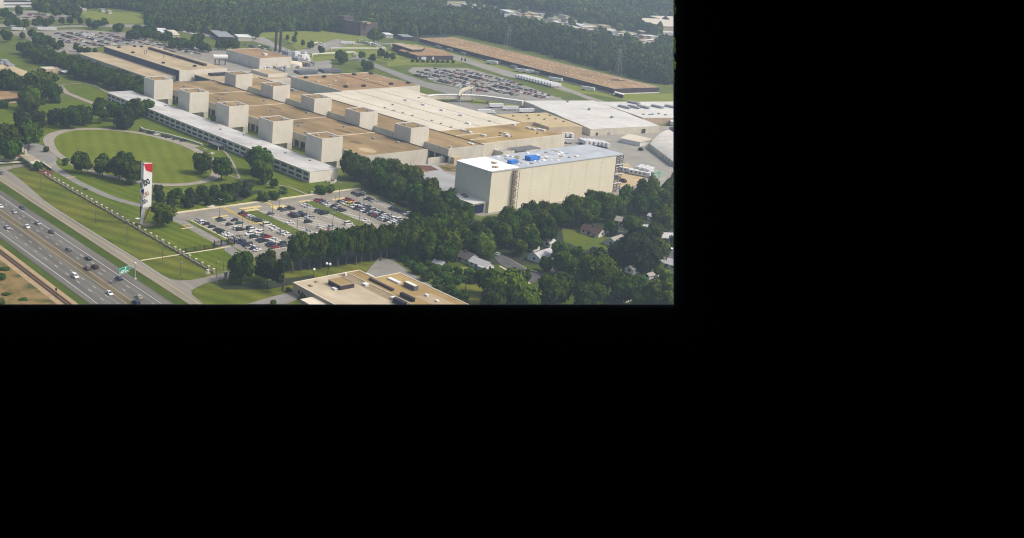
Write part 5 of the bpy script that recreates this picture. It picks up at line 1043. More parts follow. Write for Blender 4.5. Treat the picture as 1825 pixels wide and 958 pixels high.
add_lot(gp(0, (95, 60), (135, 56), (215, 62), (290, 78), (350, 88), (380, 100), (300, 92), (188, 84), (150, 82), (110, 74)), .05, 13, 2.9, .62)
add_lot(gp(0, (285, 54), (330, 58), (400, 72), (420, 62), (395, 60), (330, 52)), .05, 14, 3.0, .4)
add_lot(gp(0, (40, 27), (60, 24), (110, 28), (100, 31), (60, 33), (42, 33)), .05, 14, 3.2, .5)
add_lot(gp(0, (438, 80), (470, 82), (500, 92), (490, 94), (450, 86)), .05, 12, 3.0, .6)
mb = MB()
for x, y, r, c in mass:
    i = pal.index(c); cs, sn = math.cos(r), math.sin(r); i = 'wskbdrmgt'.index(c)
    for (xa, xb, w, z0, z1, mi) in ((-2.2, 2.2, .88, .3, .9, i), (-1.5, 1.0, .78, .9, 1.3, 9), (-1.1, .6, .72, 1.3, 1.45, i)):
        n = len(mb.v); mb.box(xa, xb, -w, w, z0, z1, mi); mb.v[n:] = [(x + a * cs - b * sn, y + a * sn + b * cs, q + Z2) for a, b, q in mb.v[n:]]
tag(mb.obj('parked_cars', [PAINT[k][1] for k in 'wskbdrmgt'] + [M['glass']]), 'dense rows of far-off parked cars in the distant car parks', 'cars', kind='stuff')
# --- trailers and trucks
def trailer(x, y, rz, L_=13.5, label='', group=None, cab=False, h=4.0, m='trailer', windows=False):
    t = thing('semi_trailer' if not windows else 'office_trailer', label, 'trailer', (x, y, Z2), rz, group); w = 1.3; h0 = 1.2 if not windows else .5
    MB().box(-L_ / 2, L_ / 2, -w, w, h0, h).obj('cargo_box' if not windows else 'cabin', M[m], t)
    mb = MB(); [mb.tube((sx, sy - .2, .5), (sx, sy + .2, .5), .5, k=10) for sx in (-L_ / 2 + 1.6, -L_ / 2 + 2.9) for sy in (-1, 1)]
    for sx in (-L_ / 2 + 1.6, -L_ / 2 + 2.9):
        for sy in (-1, 1): MB().tube((sx, sy - .2, .5), (sx, sy + .2, .5), .5, k=10).obj('wheel', M['rubber'], t)
    if not cab: MB().box(L_ / 2 - 3, L_ / 2 - 2.7, -.9, .9, 0, h0).obj('landing_leg', M['dsteel'], t)
    else:
        MB().box(L_ / 2 + .5, L_ / 2 + 2.8, -1.2, 1.2, .7, 3.1).box(L_ / 2 + 2.8, L_ / 2 + 3.6, -1.15, 1.15, .7, 1.9).obj('tractor_cab', M['wmetal'], t); MB().box(L_ / 2 + 2.8, L_ / 2 + 2.86, -1.0, 1.0, 2.0, 2.9).obj('windscreen', M['glass'], t)
        for sy in (-1, 1): MB().tube((L_ / 2 + 2.4, sy - .2, .5), (L_ / 2 + 2.4, sy + .2, .5), .5, k=10).obj('wheel', M['rubber'], t)
    if windows:
        for k in range(4): MB().box(-L_ / 2 + 1.5 + k * 3, -L_ / 2 + 2.6 + k * 3, -w - .03, -w + .02, 1.6, 2.7).obj('window', M['glass'], t)
    return t
yy = 1.25
for q, r, L_, lab, cab in (((863, 197.8), yy, 14, 'white trailer with cab backed beside the cream roof edge', True), ((884, 187.2), yy, 14, 'white trailer on the grass edge, leftmost of the three in a line', False), ((909, 191.5), yy, 16, 'white trailer in the middle of the line of three behind the tan shed', False), ((938, 196), yy, 15, 'white trailer nearest the white shed wall in the line of three', False), ((877, 110.3), .35, 13, 'white trailer at the first warehouse dock from the laboratory', False), ((928, 124.5), .35, 14, 'white trailer at the middle warehouse dock behind the trailer row', True), ((941, 126), .35, 13, 'white trailer beside the cab at the middle warehouse dock', False), ((990, 140.5), .35, 15, 'white trailer at the warehouse dock past the trailer row end', False), ((1048, 157), .35, 14, 'white trailer at the last warehouse dock near the warehouse corner', False), ((31, 51), 1.2, 13, 'white box truck on the road behind the left-hand trees', True), ((84, 51), 1.2, 22, 'long white trailer on the road above the left car park', False), ((620, 75.5), 1.2, 18, 'white trailer parked on the road before the brick tower block', False), ((152, 61), 1.0, 7, 'white van-like truck at the head of the left car park', True), ((1197, 217), -.9, 14, 'white coach-like trailer at the dock shed opening by the right edge', False)):
    p = g(q[0], q[1], 2.5); trailer(p.x, p.y, r, L_, lab, None, cab)
a, b = g(928, 136, 2), g(990, 152, 2)
for i in range(13):
    p = a.lerp(b, i / 12); trailer(p.x, p.y, 1.35, 12.5, 'white trailer in the long row parked beside the warehouse road', 'row of parked white trailers')
for i, q in enumerate(((1040, 250.6), (1048, 251), (1056, 251.8), (1064, 252.4), (1071, 253.6), (1078, 254.8))):
    p = g(*q, 3); trailer(p.x, p.y, -.35, 12, 'white trailer parked side by side behind the beige block roof', 'trailers behind the beige block')
for i, q in enumerate(((990, 236), (998, 236.5), (1006, 237.2), (1015, 238))): p = g(*q, 3); trailer(p.x, p.y, -.3, 11, 'white trailer backed side by side into the tan shed dock', 'trailers at the tan shed dock')
p = g(1013, 251, 2); trailer(p.x, p.y, .9, 9, 'bright white trailer standing among the pipes behind the block', None)
for q, r, L_, m, lab in (((1120, 303), .12, 14, 'trailer', 'pale office trailer with windows nearest the steel frame'), ((1140, 308), .12, 15, 'trailer', 'pale office trailer with windows, further right in the dirt yard')): p = g(*q, 2); trailer(p.x, p.y, math.radians(20), L_, lab, None, h=3.4, m=m, windows=True)
for i, (q, m, lab) in enumerate((((1141, 298), 'trailer', 'white flat-topped container, upper one in the stack by the office trailers'), ((1150, 300), 'trailer', 'white flat-topped container, middle one in the stack by the office trailers'), ((1158, 302.5), 'trailer', 'white flat-topped container, lower one in the stack by the office trailers'), ((1168, 308), 'gcont', 'pale green container nearest the office trailers'), ((1177, 310.5), 'gcont', 'pale green container between two others by the wood'), ((1171, 313), 'gcont', 'pale green container closest to the woods'))):
    if 'gcont' not in M: M['gcont'] = mat('pale_green_container', (0.26, 0.36, 0.29), (0.32, 0.43, 0.35), scale=.4)
    p = g(*q, 1.5); t = thing('container', lab, 'container', (p.x, p.y, 0), 1.9); MB().box(-6, 6, -1.3, 1.3, .3, 2.9).obj('shell', M[m], t); mb = MB()
    for k in range(9): mb.box(-5.6 + k * 1.3, -5.3 + k * 1.3, -1.36, 1.36, .4, 2.96)
    mb.obj('ribs', M[m], t); MB().box(-5.9, 5.9, -1.1, 1.1, 0, .3).obj('skids', M['dsteel'], t)
# construction clutter by the brown hall: pallets, bins
for i, (q, s, m, lab) in enumerate((((893, 262), 4, 'dirt', 'heap of tan pipe stock under the awning end'), ((915, 259), 5, 'orange', 'rust coloured pallet stack beside the brown hall wall'), ((932, 255), 5, 'dsteel', 'dark skip beside the rust coloured pallets'), ((945, 253), 4, 'tan', 'tan crate between the dark skip and the parked loader'), ((960, 250), 5, 'wmetal', 'white crate row at the yard end of the brown hall'), ((985, 250), 6, 'dsteel', 'dark machine behind the bright white trailer'), ((1003, 250), 6, 'black', 'black truck chassis next to the bright white trailer'), ((880, 268), 4, 'orange', 'rust coloured timber pile beside the plant room'), ((1103, 317), 4, 'ylw2', 'yellow digger-like machine at the foot of the steel frame'), ((1110, 322), 5, 'stack', 'dark brown machine on the dirt beside the steel frame'), ((1142, 266), 3, 'black', 'black car-sized unit beside the gabled yard shed'), ((985, 246), 5, 'glass', 'dark covered rack at the brown hall far corner'))):
    p = g(*q, .8); t = thing('material_stack', lab, 'site equipment', (p.x, p.y, 0), random.uniform(-.3, .3)); MB().box(-s / 2, s / 2, -1.3, 1.3, .25, 1.7).box(-s / 4, s / 3, -1.0, .9, 1.7, 2.4).obj('load', M[m], t); MB().box(-s / 2 - .1, s / 2 + .1, -1.4, -1.0, 0, .25).box(-s / 2 - .1, s / 2 + .1, 1.0, 1.4, 0, .25).obj('bearers', M['bark'], t)

# ================================================================== HOUSES
def house(px, py, L_, Wd, h, rz, roofm, label, wallm='siding', porch=False, chimney=False, nwin=3, cat='house', ov=.5):
    p = g(px, py, h * .5); t = thing('shed' if cat == 'shed' else 'house', label, cat, (p.x, p.y, 0), rz); a, b = L_ / 2, Wd / 2; hr = h + Wd * .26
    mb = MB().box(-a, a, -b, b, 0, h); mb.face([(-a, -b, h), (-a, 0, hr), (-a, b, h)]); mb.face([(a, -b, h), (a, b, h), (a, 0, hr)]); mb.obj('wall', M[wallm], t)
    A_, B2 = a + ov, b + ov; zl = h - ov * .45; r = MB()
    for s in (-1, 1):
        r.face([(-A_, s * B2, zl), (A_, s * B2, zl), (A_, 0, hr + .12), (-A_, 0, hr + .12)][::s]); r.face([(-A_, s * B2, zl - .15), (A_, s * B2, zl - .15), (A_, 0, hr - .03), (-A_, 0, hr - .03)][::-s])
        r.face([(-A_, s * B2, zl - .15), (A_, s * B2, zl - .15), (A_, s * B2, zl), (-A_, s * B2, zl)])
    ro = r.obj('roof', M[roofm], t)
    if chimney: MB().box(-.4, .4, -.9, -.1, hr - .5, hr + 1.2).obj('chimney', M['brown_brick'], ro)
    for s in (-1, 1):
        for k in range(nwin):
            x = -a + L_ * (k + .5) / nwin; MB().box(x - .6, x + .6, s * b - .04, s * b + .04, 1.1, 2.3).obj('window', M['glass'], t)
        MB().box(s * a - .04, s * a + .04, -.7, .7, 1.1, 2.4).obj('window', M['glass'], t)
    if cat == 'house': MB().box(-a * .15 - .5, -a * .15 + .5, -b - .07, -b + .0, .1, 2.1).obj('door', M['brown_brick'], t)
    if porch: MB().box(a - 4, a - .3, -b - 2.2, -b - .05, 2.3, 2.5).obj('porch_roof', M[roofm], t); MB().box(a - 3.9, a - 3.7, -b - 2.1, -b - 1.9, 0, 2.3).box(a - .6, a - .4, -b - 2.1, -b - 1.9, 0, 2.3).obj('porch_posts', M['siding'], t)
    return t
R_ = math.radians
house(1057, 413, 11.5, 8, 2.7, R_(10), 'roof_red', 'white house with a dark red-brown roof on the open lawn', porch=True, chimney=True)
house(1097, 431, 11, 8, 2.6, R_(100), 'roof_grey', 'cream house with a grey roof and dark porch beside the open lawn', porch=True)
house(1111, 396, 8, 6.5, 2.8, R_(20), 'roof_grey', 'small white house with grey roof at the wood edge above the black cars')
house(1156, 409, 8, 6.5, 2.6, R_(60), 'roof_pale', 'house with a pale roof half hidden by trees near the right edge')
house(1188, 424, 8, 7, 2.8, R_(60), 'roof_pale', 'pale-roofed house with a cluttered porch close to the right edge', porch=True)
house(965, 457, 14, 8, 2.7, R_(100), 'roof_pale', 'long white house with pale roof behind the street corner', nwin=4)
house(829, 459, 11, 8, 2.7, R_(10), 'roof_dark', 'grey-white house with a dark shingle roof by the street end', chimney=True)
house(858, 472, 11, 6.5, 2.7, R_(5), 'roof_pale', 'white house with bluish pale roof next to the dark-roofed one', porch=True)
house(783, 471, 5.5, 4, 2.4, R_(15), 'roof_pale', 'small bright white shed at the hedge beside the service lane', nwin=1, cat='shed')
house(980, 434, 6, 4, 2.4, R_(100), 'roof_pale', 'small pale shed on the shaded lawn behind the long white house', nwin=1, cat='shed')
house(948, 440, 6, 6, 3.0, R_(10), 'roof_grey', 'grey gable end almost hidden by trees above the long white house', nwin=1)
house(918, 434, 7, 6, 2.8, R_(10), 'roof_grey', 'house showing only a grey roof corner in the trees above the street', nwin=2)
house(1129, 480, 8, 5, 2.7, R_(95), 'roof_grey', 'white shed with grey roof and open bay below the dark pines', nwin=1, cat='shed')
house(1157, 492, 4.5, 3, 2.2, R_(95), 'roof_grey', 'tiny grey-roofed shed between two larger white sheds', nwin=1, cat='shed')
house(1178, 496, 6.5, 4, 2.4, R_(95), 'roof_grey', 'white garden shed with grey roof and dark doorway near the lower right', nwin=1, cat='shed')
house(1194, 471, 9, 7, 2.8, R_(10), 'roof_pale', 'white house with pale roof cut by the right edge above the lawn')
house(1110, 527, 9, 8, 2.8, R_(100), 'roof_dark', 'house with a dark slate-coloured roof among the lowest trees')
house(1163, 388, 4.5, 4, 3, R_(10), 'roof_pale', 'little pale outbuilding in the shade of the wood edge', nwin=1, cat='shed')
house(1146, 541, 6, 5, 2.6, R_(10), 'roof_pale', 'pale roof just showing at the bottom edge below the trees', nwin=1)
for px, py, k, c, r, lab in ((1081, 408.5, 'pickup', 'w', .3, 'white pickup in the drive beside the red-roofed house'), (1093, 414, 'sedan', 'k', .3, 'black-and-silver car in the drive under the small tree'), (1197, 446, 'van', 'w', .5, 'white van on the street at the right edge'), (803, 459, 'van', 'w', .4, 'white van in the shade beside the dark-roofed house'), (887, 452, 'sedan', 's', .5, 'silver car at the head of the dark street'), (1058, 441, 'sedan', 'd', .4, 'grey car under the trees behind the grey-roofed house')):
    p = g(px, py, .8); car(k, c, p.x, p.y, r + math.pi / 2, lab, None, True)
# far roofs in the clearings
k = 0
FR = [((905, 22), 40, 12), ((912, 20), 30, 10), ((934, 19), 26, 12), ((950, 26), 30, 9), ((967, 25), 14, 12), ((978, 36), 26, 10), ((1005, 29.5), 34, 8), ((985, 33), 30, 9), ((1010, 36), 20, 12), ((990, 53), 16, 10), ((1022, 53), 22, 12), ((1030, 44), 30, 12), ((1045, 48), 26, 12), ((1076, 47.5), 22, 14), ((1070, 52), 24, 12), ((1085, 54), 26, 12), ((1060, 58), 24, 10), ((1103, 58), 18, 10), ((1120, 62), 20, 10), ((1138, 64), 24, 12), ((1150, 65), 22, 12), ((1160, 66), 20, 12), ((1145, 72), 28, 10), ((1130, 70), 22, 10), ((1120, 36), 26, 9), ((1183, 66), 26, 12), ((1195, 71), 20, 12), ((805, 6), 40, 12), ((830, 8), 40, 8), ((850, 11), 40, 8), ((872, 14.5), 26, 10), ((815, 12), 34, 10), ((962, 45), 12, 10), ((771, 47), 7, 6), ((811, 40.5), 8, 7), ((1190, 102), 7, 6), ((816, 46), 6, 5), ((980, 51), 12, 8), ((1000, 22), 16, 9), ((918, 28), 18, 9), ((1015, 47), 14, 8), ((1036, 57), 14, 8), ((1096, 63), 14, 9), ((1112, 68), 16, 8), ((1128, 75), 14, 9), ((1155, 78), 16, 8), ((1143, 58), 14, 8), ((1082, 60), 14, 8), ((895, 30), 14, 9), ((900, 26), 22, 9), ((925, 24), 24, 10), ((938, 27), 18, 9), ((958, 32), 22, 10), ((972, 38), 18, 9), ((992, 40), 22, 9), ((1014, 42), 20, 9), ((1026, 49), 20, 9), ((1040, 53), 24, 10), ((1052, 55), 20, 9), ((1066, 57), 22, 10), ((1078, 56), 18, 9), ((1090, 58), 22, 9), ((1108, 61), 20, 9), ((1124, 66), 22, 10), ((1134, 71), 20, 9), ((1148, 74), 22, 9), ((1158, 71), 18, 9), ((1166, 78), 18, 8), ((1150, 80), 16, 8), ((1120, 72), 18, 8), ((1072, 63), 16, 8), ((800, 10), 22, 9), ((842, 14), 22, 9), ((860, 17), 20, 9), ((825, 17), 18, 8), ((1190, 58), 26, 12), ((942, 30), 12, 8), ((140, 14), 8, 8), ((150, 16), 10, 6), ((183, 17), 14, 5), ((195, 19.5), 14, 5)]
for q, L_, Wd in FR:
    p = g(*q, 3); m = random.choice(['wmetal', 'trailer', 'tan', 'roof_grey', 'roof_pale', 'cream_roof', 'roof_dark', 'steel']); t = thing('distant_building', 'small pale building among the far trees of the hazy clearings', 'building', (p.x, p.y, 0), random.choice((1.15, 1.3, -.3)), 'pale buildings in the far clearings')
    k = random.uniform(.3, .5); hh = random.uniform(3, 5.5); MB().box(-Wd / 2, Wd / 2, -L_ * k, L_ * k, 0, hh).obj('wall', M[random.choice(['shed_wall', 'tan_wall', 'brown_brick', 'siding'])], t); MB().box(-Wd / 2 - .4, Wd / 2 + .4, -L_ * k - .4, L_ * k + .4, hh, hh + .5).obj('roof', M[m], t)
for q, L_, Wd, lab in (((1180, 41), 120, 60, 'wide cream-roofed distant warehouse at the far right'), ((1200, 35), 90, 50, 'second cream distant warehouse behind the wide one at far right'), ((97, 2), 70, 14, 'long white distant roof at the top edge beyond the far field')):
    p = g(*q, 5); t = thing('distant_warehouse', lab, 'warehouse', (p.x, p.y, 0), 1.15); MB().box(-Wd / 2, Wd / 2, -L_ / 2, L_ / 2, 0, 6).obj('wall', M['tan_wall'], t); MB().box(-Wd / 2 - .5, Wd / 2 + .5, -L_ / 2 - .5, L_ / 2 + .5, 6, 6.6).obj('roof', M['cream_roof'], t)
for q, L_, Wd, m, lab in (((288, 56), 40, 12, 'wmetal', 'white-roofed low shed at the far edge of the left car park'), ((305, 60), 46, 14, 'cream_roof', 'cream low shed beside the white-roofed one at the wood edge'), ((395, 62), 60, 18, 'steel', 'grey-roofed workshop against the woods left of the stacks'), ((433, 66), 26, 16, 'wmetal', 'white gabled workshop right of the grey one at the wood edge'), ((722, 65.5), 24, 14, 'steel', 'dark shed with pale roof at the warehouse far end'), ((690, 62), 20, 10, 'wmetal', 'white van-sized shed beside the brick tower block trees')):
    p = g(*q, 3); t = thing('workshop', lab, 'building', (p.x, p.y, 0), 1.2); MB().box(-Wd / 2, Wd / 2, -L_ / 2, L_ / 2, 0, 4.5).obj('wall', M['shed_wall' if m != 'steel' else 'dark_wall'], t); MB().box(-Wd / 2 - .4, Wd / 2 + .4, -L_ / 2 - .4, L_ / 2 + .4, 4.5, 5).obj('roof', M[m], t)
# pale pipe bridges on the works lawn
for pts_, lab in ((((556, 96), (600, 93.5), (630, 92), (636, 97)), 'raised white pipe bridge on splayed legs crossing the works lawn'), (((590, 85), (686, 85.5), (672, 80), (662, 74)), 'long white pipe run with expansion loop across the works lawn'), (((558, 76), (567, 75), (578, 78.5)), 'short white pipe loop beside the lawn trees'), (((640, 69), (660, 77), (664, 72), (672, 76), (698, 79.5)), 'zigzag white pipe run below the brick tower block')):
    t = thing('pipe_run', lab, 'pipe', tuple(g(*pts_[0], 0))); mb = MB(); cl = [g(*q, 3) for q in pts_]
    for i in range(len(cl) - 1): mb.beam(cl[i], cl[i + 1], 1.3)
    child('pipe', mb, M['flash'], t); mb = MB()
    for c in cl: child('trestle', MB().beam((c.x - 1.5, c.y, 0), (c.x, c.y, 3), .5).beam((c.x + 1.5, c.y, 0), (c.x, c.y, 3), .5), M['flash'], t)

# ================================================================== TREES
def sph(n, rng):
    v = rng.normal(size=(n, 3)); return v / np.linalg.norm(v, axis=1)[:, None]
def crown_mesh(name, seed, m, kind='broad', nleaf=1700, leaf=0.115, nl=18):
    """crown of many leaf sprays spread over uneven boughs; unit radius, z 0..1"""
    rng = np.random.default_rng(seed); cen = []; rad = []
    for i in range(nl):
        a = rng.uniform(0, 2 * math.pi)
        if kind == 'pine':
            z = rng.uniform(.10, .97); rr = (1 - z) ** .7 * .62 * rng.uniform(.5, 1.1); r0 = rng.uniform(.20, .34) * (1.15 - .6 * z)
        elif kind == 'tall':
            z = rng.uniform(.12, .88); rr = .55 * math.sqrt(max(0.05, 1 - (2 * z - .9) ** 2)) * rng.uniform(.4, 1.1); r0 = rng.uniform(.26, .42)
        else:
            z = rng.uniform(.16, .80); rr = .64 * math.sqrt(max(0.05, 1 - ((z - .42) / .56) ** 2)) * rng.uniform(.45, 1.08); r0 = rng.uniform(.28, .46)
        cen.append((rr * math.cos(a), rr * math.sin(a), z)); rad.append(r0)
    if kind == 'broad': cen.append((0, 0, .50)); rad.append(.56)
    cen = np.array(cen); rad = np.array(rad); k = rng.choice(len(cen), nleaf, p=rad ** 2 / (rad ** 2).sum())
    d = sph(nleaf, rng); hs = .62 if kind != 'pine' else .55
    p = cen[k] + d * rad[k][:, None] * rng.uniform(.80, 1.06, (nleaf, 1)) * np.array([1, 1, hs])
    p = p[p[:, 2] > .0]; d = d[:len(p)] if len(p) != nleaf else d
    keep = cen[k][:len(p)]; nrm = (p - keep); nrm[:, 2] /= hs; nrm += sph(len(p), rng) * .45 * rad.mean(); nrm /= np.linalg.norm(nrm, axis=1)[:, None]
    u = np.cross(nrm, sph(len(p), rng)); u /= np.linalg.norm(u, axis=1)[:, None]; w = np.cross(nrm, u)
    s = leaf * rng.uniform(.6, 1.3, (len(p), 1)); sz = np.array([1, 1, .8])
    q = np.stack([p - u * s * sz, p + w * s * .8 * sz, p + u * s * sz, p - w * s * .8 * sz], 1).reshape(-1, 3)
    V = [tuple(x) for x in q]; Fc = [tuple(range(4 * i, 4 * i + 4)) for i in range(len(p))]
    # inner boughs so that the crown is dense where it should be
    bm = bmesh.new()
    for c, r in zip(cen, rad): bmesh.ops.create_icosphere(bm, subdivisions=1, radius=r * .80, matrix=Matrix.Translation(c) @ Matrix.Diagonal((1, 1, hs, 1)))
    bm.verts.index_update(); n = len(V); V += [tuple(v.co + Vector(rng.normal(size=3) * .02)) for v in bm.verts]; Fc += [tuple(n + v.index for v in f.verts) for f in bm.faces]; bm.free()
    me = bpy.data.meshes.new(name); me.from_pydata(V, [], Fc); me.materials.append(m); me.update(); return me
CROWN = {}
for kind, m, sh, n in (('broad', 'leaf', 'broad', 5), ('light', 'leaf_l', 'broad', 2), ('oak', 'leaf_o', 'broad', 2), ('tall', 'leaf', 'tall', 4), ('pine', 'leaf_p', 'pine', 3), ('darkpine', 'leaf_p', 'broad', 2), ('shrub', 'leaf_s', 'broad', 3)):
    CROWN[kind] = [crown_mesh('crown_' + kind, hash_ * 13 + 5 + len(kind) * 101, M[m], sh, 1800 if kind == 'shrub' else 4200 if kind == 'oak' else 2800, .060 if kind == 'oak' else .078 if sh == 'broad' else .09, 34 if kind == 'oak' else 22) for hash_ in range(n)]
def trunk_mesh(seed):
    r = random.Random(seed); mb = MB(); pts = [Vector((0, 0, 0)), Vector((r.uniform(-.02, .02), r.uniform(-.02, .02), .35)), Vector((r.uniform(-.04, .04), r.uniform(-.04, .04), .7))]
    mb.tube(pts[0], pts[1], .030, .022, 7); mb.tube(pts[1], pts[2], .022, .012, 7)
    for i in range(5):
        a = r.uniform(0, 6.28); b = pts[1].lerp(pts[2], r.uniform(0, .9)); mb.tube(b, b + Vector((math.cos(a) * .16, math.sin(a) * .16, r.uniform(.08, .2))), .010, .004, 5)
    return mb.mesh('trunk', M['bark'])
TRUNK = [trunk_mesh(s) for s in range(4)]
NT = [0]
def tree(x, y, h, r, kind, label, group=None, z0=None, name=None, cat='tree'):
    rz = random.uniform(0, 6.28); ct = {'broad': .16, 'light': .12, 'oak': .10, 'tall': .22, 'pine': .30, 'darkpine': .08, 'shrub': 0.0}[kind] if z0 is None else z0
    t = thing(name or {'pine': 'pine_tree', 'darkpine': 'pine_tree', 'shrub': 'shrub', 'oak': 'oak_tree'}.get(kind, 'tree'), label, cat, (x, y, 0), rz, group)
    c = bpy.data.objects.new('crown' if kind != 'shrub' else 'foliage', random.choice(CROWN[kind])); COL.objects.link(c); c.parent = t; c.location = (0, 0, h * ct); c.scale = (r, r * random.uniform(.88, 1.1), h * (1 - ct))
    if kind != 'shrub':
        k = bpy.data.objects.new('trunk', random.choice(TRUNK)); COL.objects.link(k); k.parent = t; k.scale = (h * .9, h * .9, h)
    else:
        k = bpy.data.objects.new('stem', TRUNK[0]); COL.objects.link(k); k.parent = t; k.scale = (h, h, h * .6)
    NT[0] += 1; return t
def T(px, py, rpx, kind, label, hr=1.75, hc=None, group=None):
    """tree whose crown centre is seen at a photo pixel, crown half-width rpx photo pixels"""
    p0 = g(px, py, 6); r = rpx * (p0 - CAM).length / F; h = hr * r + (2.5 if kind != 'shrub' else .4); p = g(px, py, h * (.56 if kind != 'shrub' else .45)); return tree(p.x, p.y, h, r * 1.04, kind, label, group, name=None, cat='shrub' if kind == 'shrub' else 'tree')
def px_of(x, y, z=0):
    v = Vector((x, y, z)) - CAM; w = v.dot(FW); return 600 + F * v.dot(RT) / w, 271 - F * v.dot(UP) / w
def scatter(poly, sp, rng, keep=None):
    xs_ = [p[0] for p in poly]; ys_ = [p[1] for p in poly]; out = []; n = 0
    while n < 4000:
        n += 1; p = (rng.uniform(min(xs_), max(xs_)), rng.uniform(min(ys_), max(ys_)))
        if inpoly(p, poly) and all((p[0] - q[0]) ** 2 + (p[1] - q[1]) ** 2 > sp * sp for q in out) and (keep is None or keep(p)): out.append(p)
    return out
rng = random.Random(11)
# belt in front of the left halls
SKB = lambda p, h=12.5: (lambda x, y: y > np.interp(x, (-50, 0, 20, 50, 100, 139, 200, 256, 300), (84, 78, 74, 73, 89, 98, 118, 138, 155)))(*px_of(p[0], p[1], h))
for p in scatter([(-330, 10), (-290, -2), (-200, -8), (-130, -6), (-26, 2), (-24, 24), (-100, 40), (-250, 43), (-330, 40)], 7.6, rng, SKB): tree(*p, rng.uniform(11, 13.5), rng.uniform(5.0, 6.8), rng.choice(['broad', 'broad', 'tall']), 'dark green tree in the dense belt along the left halls', 'trees of the dense left belt')
for x in (-20, -12): tree(x, 8 + rng.uniform(-2, 2), 12, 5.5, 'broad', 'dark green tree in the dense belt along the left halls', 'trees of the dense left belt')
# tall row between the near car park and the near building
x = -133.0
while x < -14:
    s_ = (x + 133) / 60.0; xr = 390.5 + 7.0 * min(s_, 1) - 10 * max(0, s_ - 1.15)
    tree(xr + rng.uniform(-1.6, 1.6), x, rng.uniform(16, 19.5), rng.uniform(4.6, 6.4), rng.choice(['tall', 'tall', 'broad']), 'tall bare-stemmed tree in the row screening the near car park', 'tall trees screening the near car park', z0=.34)
    if x > -128: tree(xr - 8 + rng.uniform(-2, 2), x + 2.5, rng.uniform(13, 16.5), rng.uniform(4.4, 5.8), 'tall', 'tall bare-stemmed tree in the row screening the near car park', 'tall trees screening the near car park', z0=.34)
    x += 5.0
T(431, 474, 25, 'broad', 'dark leaning tree at the end of the screening row nearest the side road', 1.9); T(420, 490, 13, 'light', 'low bright green tree under the end of the screening row', 1.5)
T(506, 480, 27, 'pine', 'brownish-green pine in front of the screening row by the forecourt', 2.2); T(478, 486, 17, 'pine', 'slim pine left of the brownish pine by the forecourt', 2.4); T(474, 470, 24, 'broad', 'dark tree behind the slim pine by the forecourt', 2.0)
# belt between the car park and the factory
for p in scatter([(284, 2), (300, -4), (345, -8), (366, -14), (370, 8), (345, 13), (322, 18), (300, 20), (266, 26), (256, 12)], 8.4, rng, lambda p: not (328 < p[0] < 366 and p[1] > 8) and not (812 < px_of(p[0], p[1], 9)[0] < 905)): tree(*p, rng.uniform(13, 17.5), rng.uniform(5.2, 7.4), rng.choice(['broad', 'broad', 'broad', 'oak']), 'dark broad tree in the belt between near car park and factory', 'trees between car park and factory')
T(625, 290, 24, 'broad', 'large dark tree against the front hall beside the last front-row tower', 1.9)
# wood round the block and above the houses
WD = [(722, 414), (742, 396), (790, 390), (810, 402), (845, 408), (880, 398), (905, 386), (930, 374), (962, 372), (1000, 360), (1050, 352), (1092, 346), (1130, 336), (1205, 322), (1205, 364), (1150, 360), (1105, 360), (1072, 376), (1035, 382), (1008, 386), (985, 404), (950, 424), (905, 418), (882, 424), (835, 426), (792, 442), (752, 444), (735, 430)]
SKY = [(700, 372), (800, 382), (818, 394), (885, 382), (900, 366), (945, 353), (985, 354), (1012, 343), (1064, 336), (1090, 338), (1125, 325), (1200, 307), (1300, 290)]
def below_sky(p, h=15.5):
    x, y = px_of(p[0], p[1], h)
    return y > np.interp(x, [a for a, b in SKY], [b for a, b in SKY]) - 1.5
for p in scatter(gp(9, *WD), 8.4, rng, lambda p: not (322 < p[0] < 363 and 12 < p[1] < 157) and below_sky(p)): tree(*p, rng.uniform(12, 16.5), rng.uniform(5.2, 7.6), rng.choice(['broad', 'broad', 'light', 'oak', 'broad', 'tall']), 'leafy tree in the wood between beige block and houses', 'trees of the wood beside the block')
